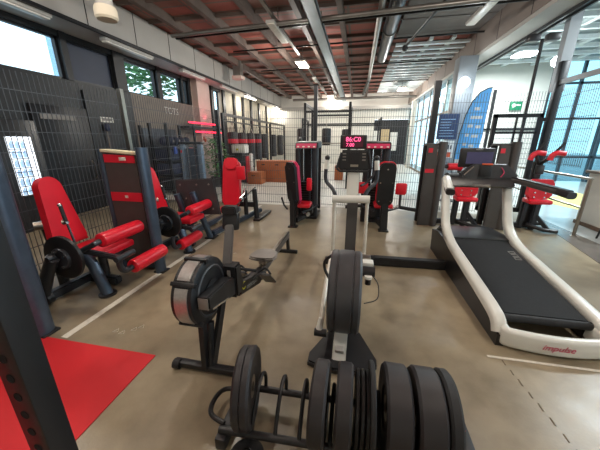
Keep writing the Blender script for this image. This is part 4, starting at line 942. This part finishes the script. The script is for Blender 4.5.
# functional trainer
t = thing('cable_machine', (-4.0, 6.3, 0), 'blue grey cable machine with two columns behind the leg press', 'cable machine')
for x in (-4.33, -3.85): B().box((x, 6.28, 0), (x+.12, 6.42, 1.5), .03).build('column', 'cablegrey', t)
B().box((-4.33, 6.26, 1.5), (-3.73, 6.44, 1.56), .02).build('top_bar', 'dark', t); B().box((-4.33, 6.26, 0), (-3.73, 6.44, .08), .02).build('base', 'dark', t)
for x in (-4.14, -3.95): B().cyl((x, 6.35, .08), (x, 6.35, 1.5), .02, 8).build('guide_rod', 'chrome', t)
B().box((-4.2, 6.36, .1), (-3.88, 6.42, 1.4)).build('rear_panel', 'bluegrey', t); B().box((-4.29, 6.27, 1.3), (-4.25, 6.282, 1.36)).build('red_badge', 'redpaint', t)
b = B()
for k in range(6): b.box((-4.295, 6.275, .85+k*.06), (-4.255, 6.281, .88+k*.06+.01*(k % 2)))
b.build('column_print', 'greytext', t)
WALLK = 1.346
# neon strips
for k, (y0, y1, z, lab) in enumerate(((6.9, 8.6, 2.05, 'upper glowing red light strip on the left wall'), (7.2, 8.0, 1.82, 'short lower glowing red light strip'), (8.1, 8.65, 1.82, 'lower glowing red light strip beside the plaster column'))):
    t = thing('light_strip', (XL+.2, (y0+y1)/2, z), lab, 'light strip', 'red light strips')
    B().cyl((XL+.23, y0, z), (XL+.23, y1, z), .022, 10).build('tube', 'neon', t); B().box((XL+.18, y0, z-.02), (XL+.21, y1, z+.02)).build('backing', 'frame', t)
pl = bpy.data.lights.new('neon_light', 'AREA'); pl.shape = 'RECTANGLE'; pl.size = 1.7; pl.size_y = .15; pl.energy = 22; pl.color = (1, .12, .2)
o = bpy.data.objects.new('neon_light', pl); COL.objects.link(o); o.location = far((XL+.32, 7.8, 2.1)); o.rotation_euler = (0, math.radians(-150), 0)
t = thing('wall_shelf', (XL+.1, 8, 1.9), 'dark shelf bar under the red light strips', 'shelf'); B().box((XL+.0, 6.8, 1.9), (XL+.3, 8.7, 1.95)).build('board', 'frame', t)
WALLK = 1
# plant
PX, PY = -4.85, 9.0
t = thing('potted_plant', (PX, PY, 0), 'leafy green potted plant behind the rear fence', 'plant')
B().lathe([(0, 0), (.16, 0), (.2, .36), (.17, .36), (.15, .3), (0, .3)], (PX, PY, 0)).build('pot', 'terracotta', t)
b = B()
for k in range(5): b.tube([(PX, PY, .3), (PX+random.uniform(-.15, .15), PY+random.uniform(-.15, .15), .9), (PX+random.uniform(-.3, .3), PY+random.uniform(-.3, .3), 1.5)], .012, 6)
b.build('stem', 'brown', t)
b = B()
for k in range(520):
    z = random.uniform(.4, 1.66); rr = .44*math.sin(max(.1, min(1, (z-.35)/1.4))*PI)**.6; a = random.random()*2*PI; r = rr*random.random()**.5
    p = V((PX+r*math.cos(a), PY+r*math.sin(a), z)); d = V((math.cos(a), math.sin(a), random.uniform(-.7, .5))).normalized()*random.uniform(.1, .18); n = d.cross(V((0, 0, 1))).normalized()*.045
    b._add([p, p+d*.5+n, p+d, p+d*.5-n], [(0, 1, 2, 3)])
b.build('foliage', 'foliage', t)
b = B()
for k in range(6): b.sphere((PX-.2+random.uniform(-.05, .05), PY-.2, 1.62+random.uniform(-.06, .06)), .035, u=8, v=6)
b.build('red_blossom', 'orange', t)
# reception cabinet with white machine
WALLK = 1.2
t = thing('cabinet', (-3.88, 8.6, 0), 'black cabinet behind the plant', 'cabinet'); B().box((-4.3, 8.4, .02), (-3.45, 8.85, 1.12), .01).build('body', 'dark', t); B().box((-3.46, 8.38, .1), (-3.44, 8.87, 1.1)).build('red_edge', 'redpaint', t)
t = thing('dispenser', (-3.7, 8.6, 1.12), 'white dispenser machine standing on the black cabinet', 'dispenser'); B().box((-3.95, 8.45, 1.2), (-3.5, 8.8, 1.46), .02).build('body', 'wallwhite', t); B().box((-3.85, 8.42, 1.12), (-3.6, 8.7, 1.21)).build('tray', 'dark', t); B().box((-3.8, 8.44, 1.28), (-3.72, 8.452, 1.34)).build('label', 'yellowtext', t)
t = thing('bottle_rack', (-3.3, 8.5, 0), 'stack of pale bottles beside the black cabinet', 'bottle rack')
for k in range(4): B().lathe([(0, 0), (.06, 0), (.06, .17), (.03, .2), (0, .2)], (-3.32, 8.5, .4+k*.2), 'Z', 12).build('bottle', 'wallwhite', t)
B().box((-3.4, 8.42, 0), (-3.24, 8.58, .4), .01).build('base', 'brown', t)
WALLK = 1.3
# heavy bags on frame
t = thing('bag_frame', (-3.9, 11.5, 0), 'long black steel frame carrying the heavy bags', 'frame')
for y in (7.9, 10.2, 12.5, 15): B().box((-3.95, y-.04, 0), (-3.87, y+.04, 2.35)).build('post', 'frame', t)
B().box((-3.94, 7.9, 2.28), (-3.88, 15, 2.36)).build('top_beam', 'shroud', t); B().box((-3.94, 7.9, 2.12), (-3.88, 15, 2.16)).build('lower_beam', 'frame', t)
for k, y in enumerate((8.5, 9.25, 10.0, 10.75, 11.6, 12.9, 14.1)):
    t = thing('heavy_bag', (-3.9, y, 0), ('nearest', 'second', 'third', 'fourth', 'fifth', 'sixth', 'farthest')[k] + ' black heavy bag of the row hanging from the frame' + (', red band' if k < 4 else ', plain'), 'heavy bag', 'hanging heavy bags')
    B().lathe([(0, .85), (.13, .86), (.16, .9), (.16, 1.78), (.13, 1.84), (0, 1.85)], (-3.9, y, 0), 'Z', 20).build('bag_body', 'timberdark', t)
    if k < 4: B().lathe([(.161, 1.5), (.165, 1.51), (.165, 1.62), (.161, 1.63)], (-3.9, y, 0), 'Z', 20).build('red_band', 'redpaint', t)
    B().tube([(-4.0, y, 1.84), (-3.9, y, 2.12)], .008, 6).tube([(-3.8, y, 1.84), (-3.9, y, 2.12)], .008, 6).build('chain', 'steel', t)
WALLK = 1
# wood boxes
def plyo(lo, hi, label):
    t = thing('plyo_box', ((lo[0]+hi[0])/2, (lo[1]+hi[1])/2, 0), label, 'box', 'plywood boxes')
    B().box(lo, hi, .008).build('carcass', 'wood', t)
    b = B()
    for k in range(2): b.box((lo[0]+.2+k*.55, lo[1]-.004, hi[2]-.16), (lo[0]+.34+k*.55, lo[1], hi[2]-.12)) if hi[0]-lo[0] > .8 else b.box((lo[0]+.15, lo[1]-.004, hi[2]-.14+k*.0), (lo[0]+.3, lo[1], hi[2]-.11))
    b.build('hand_slot', 'dark', t)
plyo((-3.85, 10.4, .003), (-2.45, 11.1, .82), 'long tall orange plywood box behind the fence')
plyo((-3.98, 9.75, .003), (-3.45, 10.3, .45), 'low plywood box before the tall orange one')
# rigs
def rig(x0, x1, y0, y1, z, label):
    t = thing('training_rig', ((x0+x1)/2, (y0+y1)/2, 0), label, 'rig', 'black training rigs')
    for x in (x0, x1):
        for y in (y0, y1): B().box((x-.04, y-.04, 0), (x+.04, y+.04, z)).build('upright', 'frame', t)
    for y in (y0, y1): B().box((x0, y-.03, z-.3), (x1, y+.03, z-.24)).build('crossbar', 'frame', t)
    for x in (x0, x1): B().box((x-.03, y0, z-.08), (x+.03, y1, z)).build('side_bar', 'frame', t)
    return t
rig(-1.75, -.3, 9.5, 11, 2.75, 'black training rig behind the hip machine with pink header')
rig(-2.7, 1.0, 14, 15.5, 2.6, 'wide black training rig before the back wall')
t = thing('barbell', (-1.0, 9.4, 1.45), 'long barbell resting on the training rig hooks', 'barbell'); B().cyl((-2.0, 9.42, 1.5), (.1, 9.42, 1.5), .014, 10).build('bar', 'steel', t)
for x in (-1.9, -.02): B().lathe([(0, -.04), (.2, -.04), (.2, .04), (0, .04)], (x, 9.42, 1.5), 'X', 28).build('plate', 'iron', t)
for k, (x, z, lab) in enumerate(((-2.72, 1.75, 'black speaker box on the far rig beside the wood boxes'), (-1.5, 1.75, 'black box hanging on the far rig behind the pink header'), (-.55, 1.7, 'tall narrow black bag hanging by the elliptical console'))):
    t = thing('hanging_bag', (x, 13.8, z), lab, 'bag', 'dark things hanging on the far rig')
    B().lathe([(0, -.4), (.2, -.38), (.22, -.3), (.22, .3), (.2, .38), (0, .4)], (x, 13.8, z), 'Z', 18).build('bag_body', 'timberdark', t); B().cyl((x, 13.8, z+.4), (x, 13.8, 2.55), .012, 6).build('hanger', 'steel', t)
t = thing('wall_poster', (1.6, 20.4, 1.5), 'tan poster in the dark recess of the back wall', 'poster'); B().box((1.45, 20.4, 1.3), (2.05, 20.45, 2.3)).build('sheet', 'tan', t)
t = thing('wall_board', (1.1, 20.4, 1.2), 'white board in the dark recess left of the tan poster', 'board'); B().box((1.05, 20.42, 1.0), (1.42, 20.48, 2.2)).build('sheet', 'wallwhite', t)
t = thing('wall_board', (2.5, 20.4, 1.2), 'white board in the dark recess right of the tan poster', 'board'); B().box((2.15, 20.42, .9), (2.6, 20.48, 2.1)).build('sheet', 'wallwhite', t)
for k, x in enumerate((-.7, -.2)):
    t = thing('storage_crate', (x, 11.6, 0), ('brown crate on the pale floor behind the elliptical, left one', 'brown crate on the pale floor behind the elliptical, right one')[k], 'crate', 'brown crates'); B().box((x-.17, 11.4, .003), (x+.17, 11.8, .6), .02).build('body', 'wood', t); B().box((x-.17, 11.39, .5), (x+.17, 11.4, .53)).build('lip', 'brown', t)
